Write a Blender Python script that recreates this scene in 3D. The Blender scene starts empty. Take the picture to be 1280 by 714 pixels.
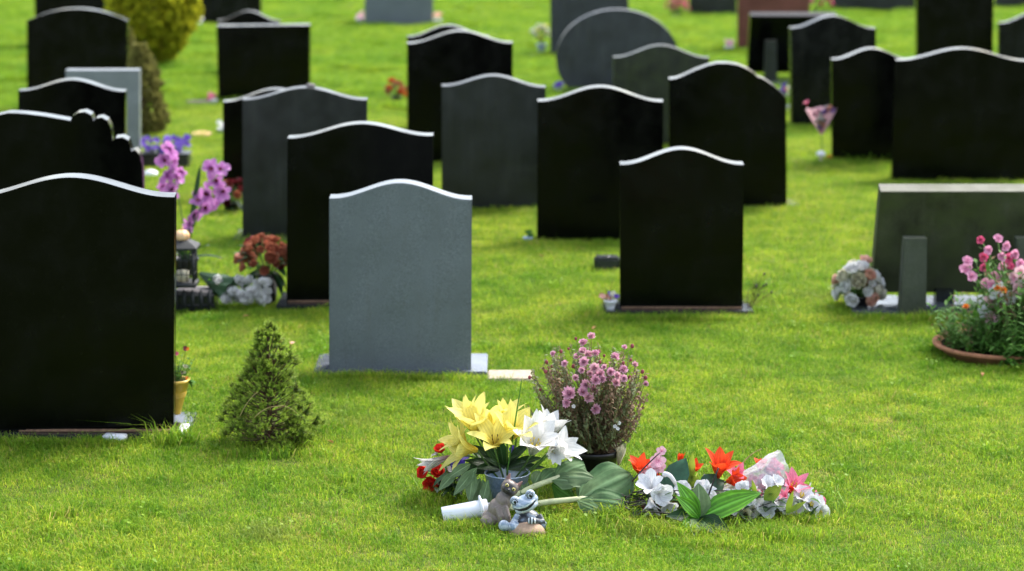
import bpy, bmesh, math, random
from mathutils import Vector, Matrix, Euler, noise
R = math.radians
rng = random.Random(7)
U = rng.uniform
scene = bpy.context.scene
col = scene.collection

# ------------------------------------------------------------------ camera geometry
FPX = 3000.0; PITCH = math.atan(561.0 / FPX); CAMZ = 2.34
cp, sp = math.cos(PITCH), math.sin(PITCH)

def height(x, y):
    return 0.012 * math.sin(x * 1.3 + 0.7) * math.sin(y * 1.1 + 0.4) + 0.010 * math.sin(y * 2.1 + x * 0.6)

def ray(px, py):
    u = (px - 640) / FPX; v = (357 - py) / FPX
    return Vector((u, cp + v * sp, -sp + v * cp))

def G(px, py):
    """point of the lawn seen at photo pixel"""
    d = ray(px, py); z = 0.0
    for _ in range(8):
        k = (z - CAMZ) / d.z
        p = Vector((d.x * k, d.y * k, z)); z = height(p.x, p.y)
    return Vector((p.x, p.y, z))

def P(px, py, gy, dy=0.0):
    """point at photo pixel, standing over the lawn row gy (dy metres farther)"""
    Y = G(px, gy).y + dy
    d = ray(px, py); k = Y / d.y
    return Vector((d.x * k, Y, CAMZ + d.z * k))

def S(gy):
    return FPX / (G(640, gy).y * cp + CAMZ * sp)

# ------------------------------------------------------------------ mesh helpers
class MB:
    def __init__(s):
        s.V = []; s.F = []; s.UV = []; s.MI = []
    def add(s, V, F, UV=None, M=None, mi=0):
        o = len(s.V)
        if M is not None:
            V = [M @ Vector(v) for v in V]
        s.V += [Vector(v) for v in V]
        s.UV += (UV if UV else [(0.5, 0.5)] * len(V))
        s.F += [tuple(i + o for i in f) for f in F]
        s.MI += [mi] * len(F)
        return s
    def mesh(s, name, mats, origin=Vector((0, 0, 0)), smooth=True, sharp=None):
        me = bpy.data.meshes.new(name)
        me.from_pydata([v - origin for v in s.V], [], s.F)
        if not isinstance(mats, (list, tuple)): mats = [mats]
        for m in mats: me.materials.append(m)
        uvl = me.uv_layers.new(name='UVMap')
        li = [0] * len(me.loops); me.loops.foreach_get('vertex_index', li)
        flat = [0.0] * (2 * len(li))
        for i, vi in enumerate(li):
            flat[2 * i], flat[2 * i + 1] = s.UV[vi]
        uvl.data.foreach_set('uv', flat)
        me.polygons.foreach_set('material_index', s.MI)
        me.polygons.foreach_set('use_smooth', [smooth] * len(me.polygons))
        if sharp: me.set_sharp_from_angle(angle=R(sharp))
        me.update()
        return me
    def build(s, name, mats, parent=None, loc=None, smooth=True, sharp=None):
        """one mesh object; vertices are given in world space"""
        if parent is not None: org = wloc(parent)
        else: org = Vector(loc) if loc is not None else Vector((0, 0, 0))
        o = bpy.data.objects.new(name, s.mesh(name, mats, org, smooth, sharp))
        col.objects.link(o)
        if parent is not None: o.parent = parent
        else: o.location = org
        return o

def wloc(o):
    l = Vector(o.location)
    while o.parent is not None:
        o = o.parent; l += Vector(o.location)
    return l

def tag(o, label, cat, group=None):
    o['label'] = label; o['category'] = cat
    if group: o['group'] = group
    return o

def thing(name, loc, label, cat, group=None):
    o = bpy.data.objects.new(name, None); col.objects.link(o)
    o.empty_display_size = 0.05
    o.location = loc
    return tag(o, label, cat, group)

def frame(pos, axis, roll=0.0, up=None):
    """matrix taking local +Z to axis; with up given local -X looks up"""
    z = Vector(axis).normalized()
    if up is not None:
        x = -(Vector(up) - z * Vector(up).dot(z))
        if x.length < 1e-4: x = z.orthogonal()
        x.normalize()
    else:
        x = z.orthogonal().normalized()
    y = z.cross(x)
    M = Matrix((x, y, z)).transposed().to_4x4()
    M = Matrix.Translation(Vector(pos)) @ M
    return M @ Matrix.Rotation(roll, 4, 'Z')

PROF = {
 'lily':  [(0, .22), (.2, .58), (.45, 1), (.65, .88), (.85, .48), (.95, .2), (1, .03)],
 'round': [(0, .25), (.25, .7), (.55, 1), (.8, .92), (.94, .55), (1, .12)],
 'leaf':  [(0, .10), (.12, .5), (.35, 1), (.6, .88), (.85, .4), (1, .02)],
 'strap': [(0, .7), (.3, 1), (.7, .9), (.92, .6), (1, .1)],
 'fan':   [(0, .12), (.1, .55), (.3, .95), (.6, 1.1), (.82, .98), (.94, .62), (1, .22)],
}
def prof(kind, t):
    tb = PROF[kind]
    for (a, x), (b, y) in zip(tb, tb[1:]):
        if t <= b:
            k = (t - a) / (b - a); return x + (y - x) * k
    return tb[-1][1]

def petal(mb, M, L, W, a0, bend, kind='lily', cup=0.25, ruf=0.0, nu=4, nv=8, phi=0.0, mi=0, bend2=0.0, pleat=0.0, r=None):
    r = r or rng
    V = []; UV = []; F = []
    x = z = 0.0
    ph = r.uniform(0, 6.28)
    for j in range(nv + 1):
        t = j / nv
        a = a0 + bend * t + bend2 * t * t
        if j:
            x += math.sin(a) * L / nv; z += math.cos(a) * L / nv
        w = W * 0.5 * prof(kind, t)
        nx, nz = -math.cos(a), math.sin(a)
        for i in range(nu + 1):
            s = -1 + 2 * i / nu
            off = cup * w * s * s + ruf * W * math.sin(t * 9 + ph + s * 2) * abs(s) + pleat * W * (math.cos(s * 13) * (1 - t * 0.3)) * min(1, t * 4)
            V.append((x + nx * off, s * w, z + nz * off)); UV.append((i / nu, t))
    for j in range(nv):
        for i in range(nu):
            a = j * (nu + 1) + i
            F.append((a, a + 1, a + nu + 2, a + nu + 1))
    mb.add(V, F, UV, M @ Matrix.Rotation(phi, 4, 'Z'), mi)

def tube(mb, pts, r0, r1=None, n=6, mi=0, cap=True):
    r1 = r0 if r1 is None else r1
    pts = [Vector(p) for p in pts]
    V = []; UV = []; F = []
    x = None
    for k, p in enumerate(pts):
        d = (pts[min(k + 1, len(pts) - 1)] - pts[max(k - 1, 0)]).normalized()
        x = d.orthogonal().normalized() if x is None else (x - d * x.dot(d)).normalized()
        y = d.cross(x)
        t = k / (len(pts) - 1); rr = r0 + (r1 - r0) * t
        for i in range(n):
            a = 2 * math.pi * i / n
            V.append(p + (x * math.cos(a) + y * math.sin(a)) * rr); UV.append((i / n, t))
    for k in range(len(pts) - 1):
        for i in range(n):
            F.append((k * n + i, k * n + (i + 1) % n, (k + 1) * n + (i + 1) % n, (k + 1) * n + i))
    if cap:
        F.append(tuple(range(n - 1, -1, -1))); m = (len(pts) - 1) * n
        F.append(tuple(range(m, m + n)))
    mb.add(V, F, UV, None, mi)

def arc(a, b, sag=(0, 0, 0), n=7):
    a = Vector(a); b = Vector(b); s = Vector(sag)
    return [a.lerp(b, i / n) + s * (4 * (i / n) * (1 - i / n)) for i in range(n + 1)]

def lathe(mb, pr, M, n=28, mi=0, sx=1, sy=1):
    V = []; UV = []; F = []
    for k, (r, z) in enumerate(pr):
        for i in range(n):
            a = 2 * math.pi * i / n
            V.append((r * math.cos(a) * sx, r * math.sin(a) * sy, z)); UV.append((i / n, k / (len(pr) - 1)))
    for k in range(len(pr) - 1):
        for i in range(n):
            F.append((k * n + i, k * n + (i + 1) % n, (k + 1) * n + (i + 1) % n, (k + 1) * n + i))
    mb.add(V, F, UV, M, mi)

def blob(mb, c, rad, M=None, nu=12, nv=8, jit=0.0, mi=0):
    rx, ry, rz = rad if isinstance(rad, (tuple, list)) else (rad, rad, rad)
    V = []; F = []; UV = []
    sd = Vector((U(0, 50), U(0, 50), U(0, 50)))
    for j in range(nv + 1):
        b = math.pi * j / nv
        for i in range(nu):
            a = 2 * math.pi * i / nu
            d = Vector((math.sin(b) * math.cos(a), math.sin(b) * math.sin(a), math.cos(b)))
            k = 1 + (jit * noise.noise(d * 1.7 + sd) if jit else 0)
            v = Vector((d.x * rx, d.y * ry, d.z * rz)) * k
            V.append(v); UV.append((i / nu, 1 - j / nv))
    for j in range(nv):
        for i in range(nu):
            F.append((j * nu + i, (j + 1) * nu + i, (j + 1) * nu + (i + 1) % nu, j * nu + (i + 1) % nu))
    MM = Matrix.Translation(Vector(c))
    if M is not None: MM = MM @ M
    mb.add(V, F, UV, MM, mi)

def box(mb, c, d, M=None, mi=0, bev=0.004):
    bm = bmesh.new()
    bmesh.ops.create_cube(bm, size=1.0, matrix=Matrix.Diagonal((d[0], d[1], d[2], 1)))
    if bev: bmesh.ops.bevel(bm, geom=bm.edges[:], offset=bev, segments=2, affect='EDGES')
    bm.verts.index_update()
    V = [v.co.copy() for v in bm.verts]; F = [tuple(v.index for v in f.verts) for f in bm.faces]
    bm.free()
    MM = Matrix.Translation(Vector(c))
    if M is not None: MM = MM @ M
    mb.add(V, F, None, MM, mi)

# ------------------------------------------------------------------ materials
def newmat(name):
    m = bpy.data.materials.new(name); m.use_nodes = True
    nt = m.node_tree; nt.nodes.clear()
    out = nt.nodes.new('ShaderNodeOutputMaterial')
    return m, nt, out
def N(nt, t, **kw):
    n = nt.nodes.new(t)
    for k, v in kw.items():
        if k in n.inputs.keys() if hasattr(n.inputs, 'keys') else False: n.inputs[k].default_value = v
        else: setattr(n, k, v)
    return n
def c4(c): return (c[0], c[1], c[2], 1)
def noise_node(nt, scale, detail=4, rough=0.6, coord='Object', stretch=None):
    tc = nt.nodes.new('ShaderNodeTexCoord'); n = nt.nodes.new('ShaderNodeTexNoise')
    n.inputs['Scale'].default_value = scale; n.inputs['Detail'].default_value = detail; n.inputs['Roughness'].default_value = rough
    src = tc.outputs[coord]
    if stretch:
        mp = nt.nodes.new('ShaderNodeMapping'); mp.inputs['Scale'].default_value = stretch
        nt.links.new(src, mp.inputs['Vector']); src = mp.outputs['Vector']
    nt.links.new(src, n.inputs['Vector'])
    return n
def ramp(nt, src, stops):
    r = nt.nodes.new('ShaderNodeValToRGB')
    e = r.color_ramp.elements
    while len(e) < len(stops): e.new(0.5)
    for el, (p, c) in zip(e, stops):
        el.position = p; el.color = c4(c)
    nt.links.new(src, r.inputs['Fac']); return r
def mixc(nt, fac, a, b, mode='MIX'):
    m = nt.nodes.new('ShaderNodeMix'); m.data_type = 'RGBA'; m.blend_type = mode
    for sock, val in ((m.inputs[0], fac), (m.inputs[6], a), (m.inputs[7], b)):
        if isinstance(val, (int, float)): sock.default_value = val
        elif isinstance(val, (tuple, list)): sock.default_value = c4(val)
        else: nt.links.new(val, sock)
    return m.outputs[2]

def simple(name, c, rough=0.6, spec=0.5, var=0.25, scale=30, bump=0.0, metal=0.0, transl=0.0, ior=1.5, coat=0.0, c2=None):
    """plain painted / plastic / ceramic surface with mottling"""
    m, nt, out = newmat(name)
    b = nt.nodes.new('ShaderNodeBsdfPrincipled')
    n = noise_node(nt, scale)
    lo = [x * (1 - var) for x in c]; hi = c2 or [min(1, x * (1 + var)) for x in c]
    r = ramp(nt, n.outputs['Fac'], [(0.3, lo), (0.7, hi)])
    nt.links.new(r.outputs['Color'], b.inputs['Base Color'])
    b.inputs['Roughness'].default_value = rough; b.inputs['Specular IOR Level'].default_value = spec
    b.inputs['Metallic'].default_value = metal; b.inputs['IOR'].default_value = ior
    b.inputs['Coat Weight'].default_value = coat; b.inputs['Coat Roughness'].default_value = 0.1
    if bump:
        bp = nt.nodes.new('ShaderNodeBump'); bp.inputs['Strength'].default_value = bump; bp.inputs['Distance'].default_value = 0.005
        nt.links.new(n.outputs['Fac'], bp.inputs['Height']); nt.links.new(bp.outputs['Normal'], b.inputs['Normal'])
    sh = b.outputs[0]
    if transl:
        t = nt.nodes.new('ShaderNodeBsdfTranslucent'); nt.links.new(r.outputs['Color'], t.inputs['Color'])
        mx = nt.nodes.new('ShaderNodeMixShader'); mx.inputs[0].default_value = transl
        nt.links.new(sh, mx.inputs[1]); nt.links.new(t.outputs[0], mx.inputs[2]); sh = mx.outputs[0]
    nt.links.new(sh, out.inputs['Surface'])
    return m

def plantmat(name, tip, base=None, edge=None, transl=0.35, rough=0.55, vein=0.25, veins=9, var=0.18, spec=0.3, tp=(0.0, 0.5), midrib=0.0):
    """petal / leaf: colour runs along UV v from base to tip, fine veins along it, mottling"""
    base = base or tip
    m, nt, out = newmat(name)
    tc = nt.nodes.new('ShaderNodeTexCoord'); sx = nt.nodes.new('ShaderNodeSeparateXYZ')
    nt.links.new(tc.outputs['UV'], sx.inputs[0])
    r = ramp(nt, sx.outputs['Y'], [(tp[0], base), (tp[1], tip)])
    colr = r.outputs['Color']
    if edge:
        ab = N(nt, 'ShaderNodeMath', operation='SUBTRACT'); nt.links.new(sx.outputs['X'], ab.inputs[0]); ab.inputs[1].default_value = 0.5
        a2 = N(nt, 'ShaderNodeMath', operation='ABSOLUTE'); nt.links.new(ab.outputs[0], a2.inputs[0])
        er = ramp(nt, a2.outputs[0], [(0.22, (0, 0, 0)), (0.48, (1, 1, 1))])
        colr = mixc(nt, er.outputs['Color'], colr, edge)
    w = N(nt, 'ShaderNodeMath', operation='SINE'); mu = N(nt, 'ShaderNodeMath', operation='MULTIPLY')
    nt.links.new(sx.outputs['X'], mu.inputs[0]); mu.inputs[1].default_value = veins * 6.283
    nt.links.new(mu.outputs[0], w.inputs[0])
    wr = ramp(nt, w.outputs[0], [(0.0, (1 - vein,) * 3), (0.6, (1, 1, 1))])
    colr = mixc(nt, 1.0, colr, wr.outputs['Color'], 'MULTIPLY')
    n = noise_node(nt, 38, 3)
    nr = ramp(nt, n.outputs['Fac'], [(0.3, (1 - var,) * 3), (0.7, (1 + var,) * 3)])
    colr = mixc(nt, 1.0, colr, nr.outputs['Color'], 'MULTIPLY')
    if midrib:
        ab = N(nt, 'ShaderNodeMath', operation='SUBTRACT'); nt.links.new(sx.outputs['X'], ab.inputs[0]); ab.inputs[1].default_value = 0.5
        a2 = N(nt, 'ShaderNodeMath', operation='ABSOLUTE'); nt.links.new(ab.outputs[0], a2.inputs[0])
        er = ramp(nt, a2.outputs[0], [(0.02, (midrib,) * 3), (0.06, (0, 0, 0))])
        colr = mixc(nt, er.outputs['Color'], colr, [min(1, c * 1.8 + 0.05) for c in tip])
    b = nt.nodes.new('ShaderNodeBsdfPrincipled'); nt.links.new(colr, b.inputs['Base Color'])
    b.inputs['Roughness'].default_value = rough; b.inputs['Specular IOR Level'].default_value = spec
    bp = nt.nodes.new('ShaderNodeBump'); bp.inputs['Strength'].default_value = 0.25; bp.inputs['Distance'].default_value = 0.002
    nt.links.new(w.outputs[0], bp.inputs['Height']); nt.links.new(bp.outputs['Normal'], b.inputs['Normal'])
    t = nt.nodes.new('ShaderNodeBsdfTranslucent'); nt.links.new(colr, t.inputs['Color'])
    mx = nt.nodes.new('ShaderNodeMixShader'); mx.inputs[0].default_value = transl
    nt.links.new(b.outputs[0], mx.inputs[1]); nt.links.new(t.outputs[0], mx.inputs[2])
    nt.links.new(mx.outputs[0], out.inputs['Surface'])
    return m

def granite(name, c, rough=0.16, speck=0.6, ior=1.42, streak=0.0, green=0.0, spec=0.5, mott=0.3):
    m, nt, out = newmat(name)
    b = nt.nodes.new('ShaderNodeBsdfPrincipled')
    fine = noise_node(nt, 420, 2, 0.7)
    fr = ramp(nt, fine.outputs['Fac'], [(0.36, [x * (1 - speck) for x in c]), (0.52, c), (0.72, [min(1, x * (1 + 2.2 * speck)) for x in c])])
    big = noise_node(nt, 5, 5)
    br = ramp(nt, big.outputs['Fac'], [(0.3, (1 - mott,) * 3), (0.7, (1 + mott,) * 3)])
    colr = mixc(nt, 1.0, fr.outputs['Color'], br.outputs['Color'], 'MULTIPLY')
    if streak:
        st = noise_node(nt, 9, 4, 0.6, stretch=(2.2, 1, 0.22))
        sr = ramp(nt, st.outputs['Fac'], [(0.52, (0, 0, 0)), (0.75, (streak,) * 3)])
        colr = mixc(nt, sr.outputs['Color'], colr, (0.10, 0.10, 0.085))
    if green:
        gn = noise_node(nt, 7, 6, 0.7)
        gr = ramp(nt, gn.outputs['Fac'], [(0.4, (0, 0, 0)), (0.7, (green,) * 3)])
        colr = mixc(nt, gr.outputs['Color'], colr, (0.045, 0.06, 0.018))
    # splash of dried soil and lawn clippings low down, sparse dust specks
    du = noise_node(nt, 75, 3, 0.75)
    dr = ramp(nt, du.outputs['Fac'], [(0.62, (0, 0, 0)), (0.74, (0.07,) * 3)])
    colr = mixc(nt, dr.outputs['Color'], colr, (0.07, 0.065, 0.05))
    nt.links.new(colr, b.inputs['Base Color'])
    rr = ramp(nt, big.outputs['Fac'], [(0.3, (max(0.02, rough - 0.05),) * 3), (0.75, (rough + 0.2,) * 3)])
    nt.links.new(rr.outputs['Color'], b.inputs['Roughness'])
    b.inputs['IOR'].default_value = ior; b.inputs['Specular IOR Level'].default_value = spec
    nt.links.new(b.outputs[0], out.inputs['Surface'])
    return m

BLACK = granite('black_granite', (0.0016, 0.0017, 0.0014), rough=0.14, ior=1.24)
BLACK2 = granite('worn_black_granite', (0.0045, 0.005, 0.0045), rough=0.2, ior=1.27, streak=0.08)
DARK = granite('dark_grey_granite', (0.016, 0.018, 0.0165), rough=0.3, ior=1.4, streak=0.1)
OLIVE = granite('algae_dark_granite', (0.013, 0.016, 0.010), rough=0.35, ior=1.38, green=0.5, streak=0.15)
GREY = granite('grey_granite', (0.120, 0.139, 0.149), rough=0.3, speck=0.38, ior=1.42, mott=0.10, streak=0.2)
PALEGREY = granite('pale_grey_granite', (0.17, 0.185, 0.19), rough=0.35, speck=0.3, mott=0.12)
SLATE = granite('slate', (0.026, 0.029, 0.033), rough=0.38, speck=0.3, streak=0.2, mott=0.4)
REDG = granite('red_granite', (0.13, 0.038, 0.026), rough=0.3, speck=0.4)
PLINTH = granite('plinth_granite', (0.085, 0.095, 0.11), rough=0.12, speck=0.2, ior=1.5)
BPLINTH = granite('black_plinth_granite', (0.018, 0.02, 0.022), rough=0.10, ior=1.5)
MORTAR = simple('mortar', (0.17, 0.10, 0.06), 0.9, 0.2, 0.4, 60)
CONCRETE = simple('paving_concrete', (0.36, 0.30, 0.23), 0.9, 0.2, 0.25, 40, 0.3)
# ------------------------------------------------------------------ headstones
EXCL = []        # world rectangles kept free of grass (x0, x1, y0, y1)

def ogee(xl, xr, ysl, ysr, yap, yb, flat=0.0, n=36, xlb=None, xrb=None):
    """serpentine topped outline in photo pixels, anticlockwise from the foot on the left"""
    pts = [((xlb if xlb is not None else xl), yb), ((xrb if xrb is not None else xr), yb)]
    for i in range(n + 1):
        u = 1 - 2 * i / n
        t = (1 - u) / 2                  # 0 at the right end
        b = ysr + (ysl - ysr) * t
        f = 0.5 * (1 + math.cos(math.pi * min(1, abs(u) * 1.04)))
        pts.append((xr + (xl - xr) * t, b + (yap - (ysl + ysr) / 2) * f))
    return pts

def segtop(xl, xr, ysl, ysr, yap, yb, n=28):
    pts = [(xl, yb), (xr, yb)]
    for i in range(n + 1):
        u = 1 - 2 * i / n; t = (1 - u) / 2
        pts.append((xr + (xl - xr) * t, ysr + (ysl - ysr) * t + (yap - (ysl + ysr) / 2) * (1 - u * u)))
    return pts

def rect(xl, xr, yl, yr, yb, xlb=None, xrb=None):
    return [(xlb if xlb is not None else xl, yb), (xrb if xrb is not None else xr, yb), (xr, yr), (xl, yl)]

def slab_mesh(out2, thick, bev=0.004):
    """extrude an x/z outline by thick along +y, with bevelled arrises"""
    bm = bmesh.new()
    vs = [bm.verts.new((x, 0, z)) for x, z in out2]
    f = bm.faces.new(vs)
    r = bmesh.ops.extrude_face_region(bm, geom=[f])
    bmesh.ops.translate(bm, verts=[g for g in r['geom'] if isinstance(g, bmesh.types.BMVert)], vec=(0, thick, 0))
    bmesh.ops.recalc_face_normals(bm, faces=bm.faces[:])
    big = sorted(bm.faces, key=lambda q: -len(q.verts))[:2]
    es = list({e for q in big for e in q.edges})
    bmesh.ops.bevel(bm, geom=es, offset=bev, segments=2, affect='EDGES')
    bm.verts.index_update()
    V = [v.co.copy() for v in bm.verts]; F = [tuple(v.index for v in q.verts) for q in bm.faces]
    bm.free(); return V, F

def headstone(label, outline, yb, mat, thick=0.13, lean=None, yaw=None, plinth=None, pm=None, joint=False, name='headstone', extra=None, bev=0.004, group='headstones standing in rows on the lawn'):
    cx = sum(p[0] for p in outline[:2]) / 2
    base = P(cx, yb, yb)
    base.z = height(base.x, base.y)
    root = thing(name, base, label, 'headstone', group)
    out2 = []
    for k, (px, py) in enumerate(outline):
        w = P(px, py, yb)
        z = w.z - base.z
        if py == yb: z = -0.10 if not plinth else 0.012
        out2.append((w.x - base.x, z))
    V, F = slab_mesh(out2, thick, bev)
    M = Matrix.Translation(base) @ Matrix.Rotation((R(yaw) if yaw else R(U(-.5, .5))) - 0.4 * (cx - 640) / FPX, 4, 'Z') @ Matrix.Rotation(R(lean if lean is not None else U(-0.6, 1.2)), 4, 'X')
    MB().add(V, F, None, M).build('tablet', mat, root, sharp=32)
    xs = [v[0] for v in out2[:2]]
    EXCL.append((base.x + min(xs) - 0.005, base.x + max(xs) + 0.005, base.y - 0.005, base.y + thick))
    if plinth:
        pl, pr, yf, depth, top = plinth
        a = P(pl, yf, yf); b = P(pr, yf, yf)
        d = (b.x - a.x, depth, 0.16)
        c = ((a.x + b.x) / 2, a.y + depth / 2, base.z + top - 0.08)
        m = MB(); box(m, c, d, bev=0.005); m.build('plinth', pm or PLINTH, root, sharp=32)
        EXCL.append((a.x + 0.012, b.x - 0.012, a.y + 0.012, a.y + depth - 0.012))
        if joint:
            m = MB(); box(m, (base.x, base.y - 0.006, base.z + top + 0.004), (xs[1] - xs[0] - 0.01, 0.016, 0.012), bev=0.002)
            m.build('mortar_joint', MORTAR, root)
    return root

HS = {}
HS[1] = headstone('largest black headstone, wavy topped, with a yellow flower pot at its right edge',
    ogee(-43, 217, 246, 248, 222, 546, xrb=216), 546, BLACK, thick=0.13, lean=0.3, yaw=None, plinth=(-60, 232, 553, 0.40, 0.022), pm=BPLINTH, joint=True)
rose = [(-64, 400), (178, 400), (178, 226), (177, 208), (174, 194), (169, 188), (164, 190), (163, 186), (160, 176), (153, 172), (144, 173), (139, 180),
        (140, 172), (138, 160), (134, 151), (127, 147), (120, 148), (117, 152), (114, 144), (106, 140), (97, 141), (90, 146), (88, 151)]
rose += [(88 - i * 6, 151 - 10 * math.sin(math.pi / 2 * i / 14) + 0) for i in range(1, 14)] + [(-30, 150), (-64, 153)]
def smooth_lobes(pts):
    out = []
    n = len(pts)
    for i in range(n):
        out.append(pts[i])
        if 1 < i < 22:
            a, b = pts[i], pts[(i + 1) % n]; out.append(((a[0] + b[0]) / 2, (a[1] + b[1]) / 2))
    return out
HS[2] = headstone('black headstone whose right shoulder is carved into rounded rose shapes, behind the large left stone',
    smooth_lobes(rose), 400, BLACK, lean=0.5, yaw=0)
HS[3] = headstone('small black headstone with wavy top between the rose carved stone and a grey square stone',
    ogee(24, 156, 113, 115, 100, 288), 288, BLACK, yaw=0.5)
HS[4] = headstone('plain pale grey square topped headstone beside the purple flower planter',
    rect(82, 174, 88, 88, 215), 215, PALEGREY, thick=0.14, lean=0.2, yaw=0)
HS[5] = headstone('black headstone with a simple arched top and a thin brown stake in front of it',
    segtop(34, 158, 26, 27, 11, 138), 138, BLACK, yaw=-0.8)
HS[6] = headstone('black headstone at the top left corner, cut off above, behind the arched one',
    ogee(41, 132, -40, -40, -50, 62), 62, BLACK)
HS[7] = headstone('dark headstone cut off above, just right of the golden conifer bush',
    ogee(251, 326, -42, -42, -52, 32), 32, BLACK2)
HS[8] = headstone('black headstone with a flat straight top, wavy topped stone showing behind it',
    rect(272, 387, 32, 32, 126, xlb=274, xrb=386), 126, BLACK, thick=0.17, lean=0.5, yaw=0)
HS[9] = headstone('black wavy topped headstone peeping over the flat topped black one',
    ogee(271, 350, 26, 26, 14, 98), 98, BLACK)
HS[10] = headstone('black headstone mostly hidden behind the dark one that has a pebble on top',
    ogee(279, 408, 127, 127, 112, 246), 246, BLACK, yaw=-0.5)
HS[11] = headstone('dull dark grey headstone with a round pebble lying on its wavy top',
    ogee(303, 459, 125, 125, 110, 300, xrb=457), 300, DARK, yaw=0, lean=0.6, plinth=(290, 470, 302, 0.36, 0.02))
HS[12] = headstone('black headstone with rust red flowers at its left foot, standing behind the light grey one',
    ogee(360, 541, 172, 171, 155, 383, xlb=359, xrb=540), 383, BLACK, yaw=0, lean=0.3, plinth=(345, 556, 389, 0.38, 0.022), pm=BPLINTH, joint=True)
HS[13] = headstone('light blue grey headstone with wavy top beside the beige paving slab',
    ogee(411, 590, 249, 249, 229, 468, xlb=411, xrb=589), 468, GREY, yaw=0, lean=0.2, plinth=(391, 609, 468.5, 0.385, 0.02), pm=PLINTH)
HS[15] = headstone('dull dark grey headstone between the tall black stone and the glossy one with blue pot',
    ogee(552, 682, 108, 109, 95, 262, xrb=681), 262, DARK, yaw=0.3, lean=0.7)
HS[16] = headstone('tall black headstone with a red flower bunch by its left edge, twin stone just behind',
    ogee(509, 641, 54, 54, 39, 206, xlb=511, xrb=640), 206, BLACK, yaw=0, lean=0.6)
HS[17] = headstone('black headstone whose wavy top just shows above the tall black one before it',
    ogee(509, 611, 46, 46, 32, 165), 165, BLACK2)
HS[18] = headstone('glossy black headstone with pale blue pot by its left foot, small dark block in front',
    ogee(672, 829, 127, 127, 109, 304, xlb=671, xrb=828), 304, BLACK, yaw=0, lean=0.5)
HS[19] = headstone('black headstone with brown mortar line, faded posy at its left and dried twigs right',
    ogee(775, 930, 206, 206, 187, 390, xlb=775, xrb=928), 390, BLACK, yaw=0, lean=0.3, plinth=(755, 943, 395, 0.36, 0.018), pm=BPLINTH, joint=True)
sh = [(836, 260), (984, 260), (983, 122), (968, 108), (955, 99), (947, 96), (943, 92), (934, 86), (922, 81), (909, 79), (896, 79), (884, 82), (868, 88), (853, 95), (845, 98), (836, 99)]
HS[20] = headstone('black headstone with a lopsided top that slopes steeply down on its right side',
    sh, 260, BLACK, yaw=0, lean=0.6, plinth=(830, 1003, 261, 0.34, 0.02))
ell = [(735, 118), (809, 118)]
for i in range(41):
    a = R(-52 + i * (284 / 40)); ell.append((772 + 77 * math.cos(a), 74 - 62 * math.sin(a)))
HS[21] = headstone('slate grey oval headstone standing on its edge',
    ell, 118, SLATE, thick=0.15, lean=0.4, yaw=0, plinth=(704, 838, 120, 0.32, 0.05), pm=SLATE)
HS[22] = headstone('dark olive tinted headstone with wavy top in front of the slate oval',
    ogee(767, 886, 72, 72, 57, 182), 182, OLIVE, yaw=0.4)
HS[23] = headstone('thick mid grey headstone turned a little, cut off above, behind the slate oval',
    rect(688, 786, -40, -40, 72), 72, SLATE, thick=0.12, yaw=0, lean=0)
HS[24] = headstone('mid grey headstone at the top edge with a small white pot at each side',
    rect(456, 541, -50, -50, 32), 32, GREY, thick=0.14, yaw=0, lean=0.2)
HS[26] = headstone('low dark headstone at the top edge, right of the pink flower ball',
    rect(862, 921, -30, -30, 21), 21, DARK, yaw=0)
HS[27] = headstone('red brown granite headstone at the top edge behind a black sloping one',
    rect(922, 1012, -30, -30, 63), 63, REDG, thick=0.14, yaw=0)
HS[29] = headstone('dark headstone with a faint red smear, top lit only on its left half',
    ogee(988, 1095, 35, 36, 20, 158, xlb=990), 158, BLACK2, yaw=4, lean=1.0)
HS[30] = headstone('very tall black headstone cut off by the top edge, right of the dark smeared one',
    rect(1145, 1243, -45, -45, 96, xlb=1146, xrb=1242), 96, BLACK, thick=0.16, yaw=0, lean=0.4)
HS[31] = headstone('black headstone cut off by the right edge, behind the widest black one',
    ogee(1249, 1345, 29, 29, 15, 100), 100, BLACK2)
HS[32] = headstone('wide black headstone with wavy top above the leaning green tinted one at right',
    ogee(1121, 1287, 76, 76, 61, 228, xlb=1115, xrb=1281), 228, BLACK, yaw=0, lean=0.4)
HS[33] = headstone('black headstone with wavy top right beside the widest black one and a flag coloured bouquet',
    ogee(1040, 1140, 75, 75, 61, 205, xlb=1041), 205, BLACK, yaw=0, lean=0.6)
HS[35] = headstone('dark headstone at the top edge between the red granite and tall black ones',
    rect(1043, 1142, -40, -40, 15), 15, DARK, yaw=0)
HS[36] = headstone('dark headstone in the top right corner, behind the one cut by the right edge',
    rect(1244, 1330, -40, -40, 12), 12, DARK, yaw=0)

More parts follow.
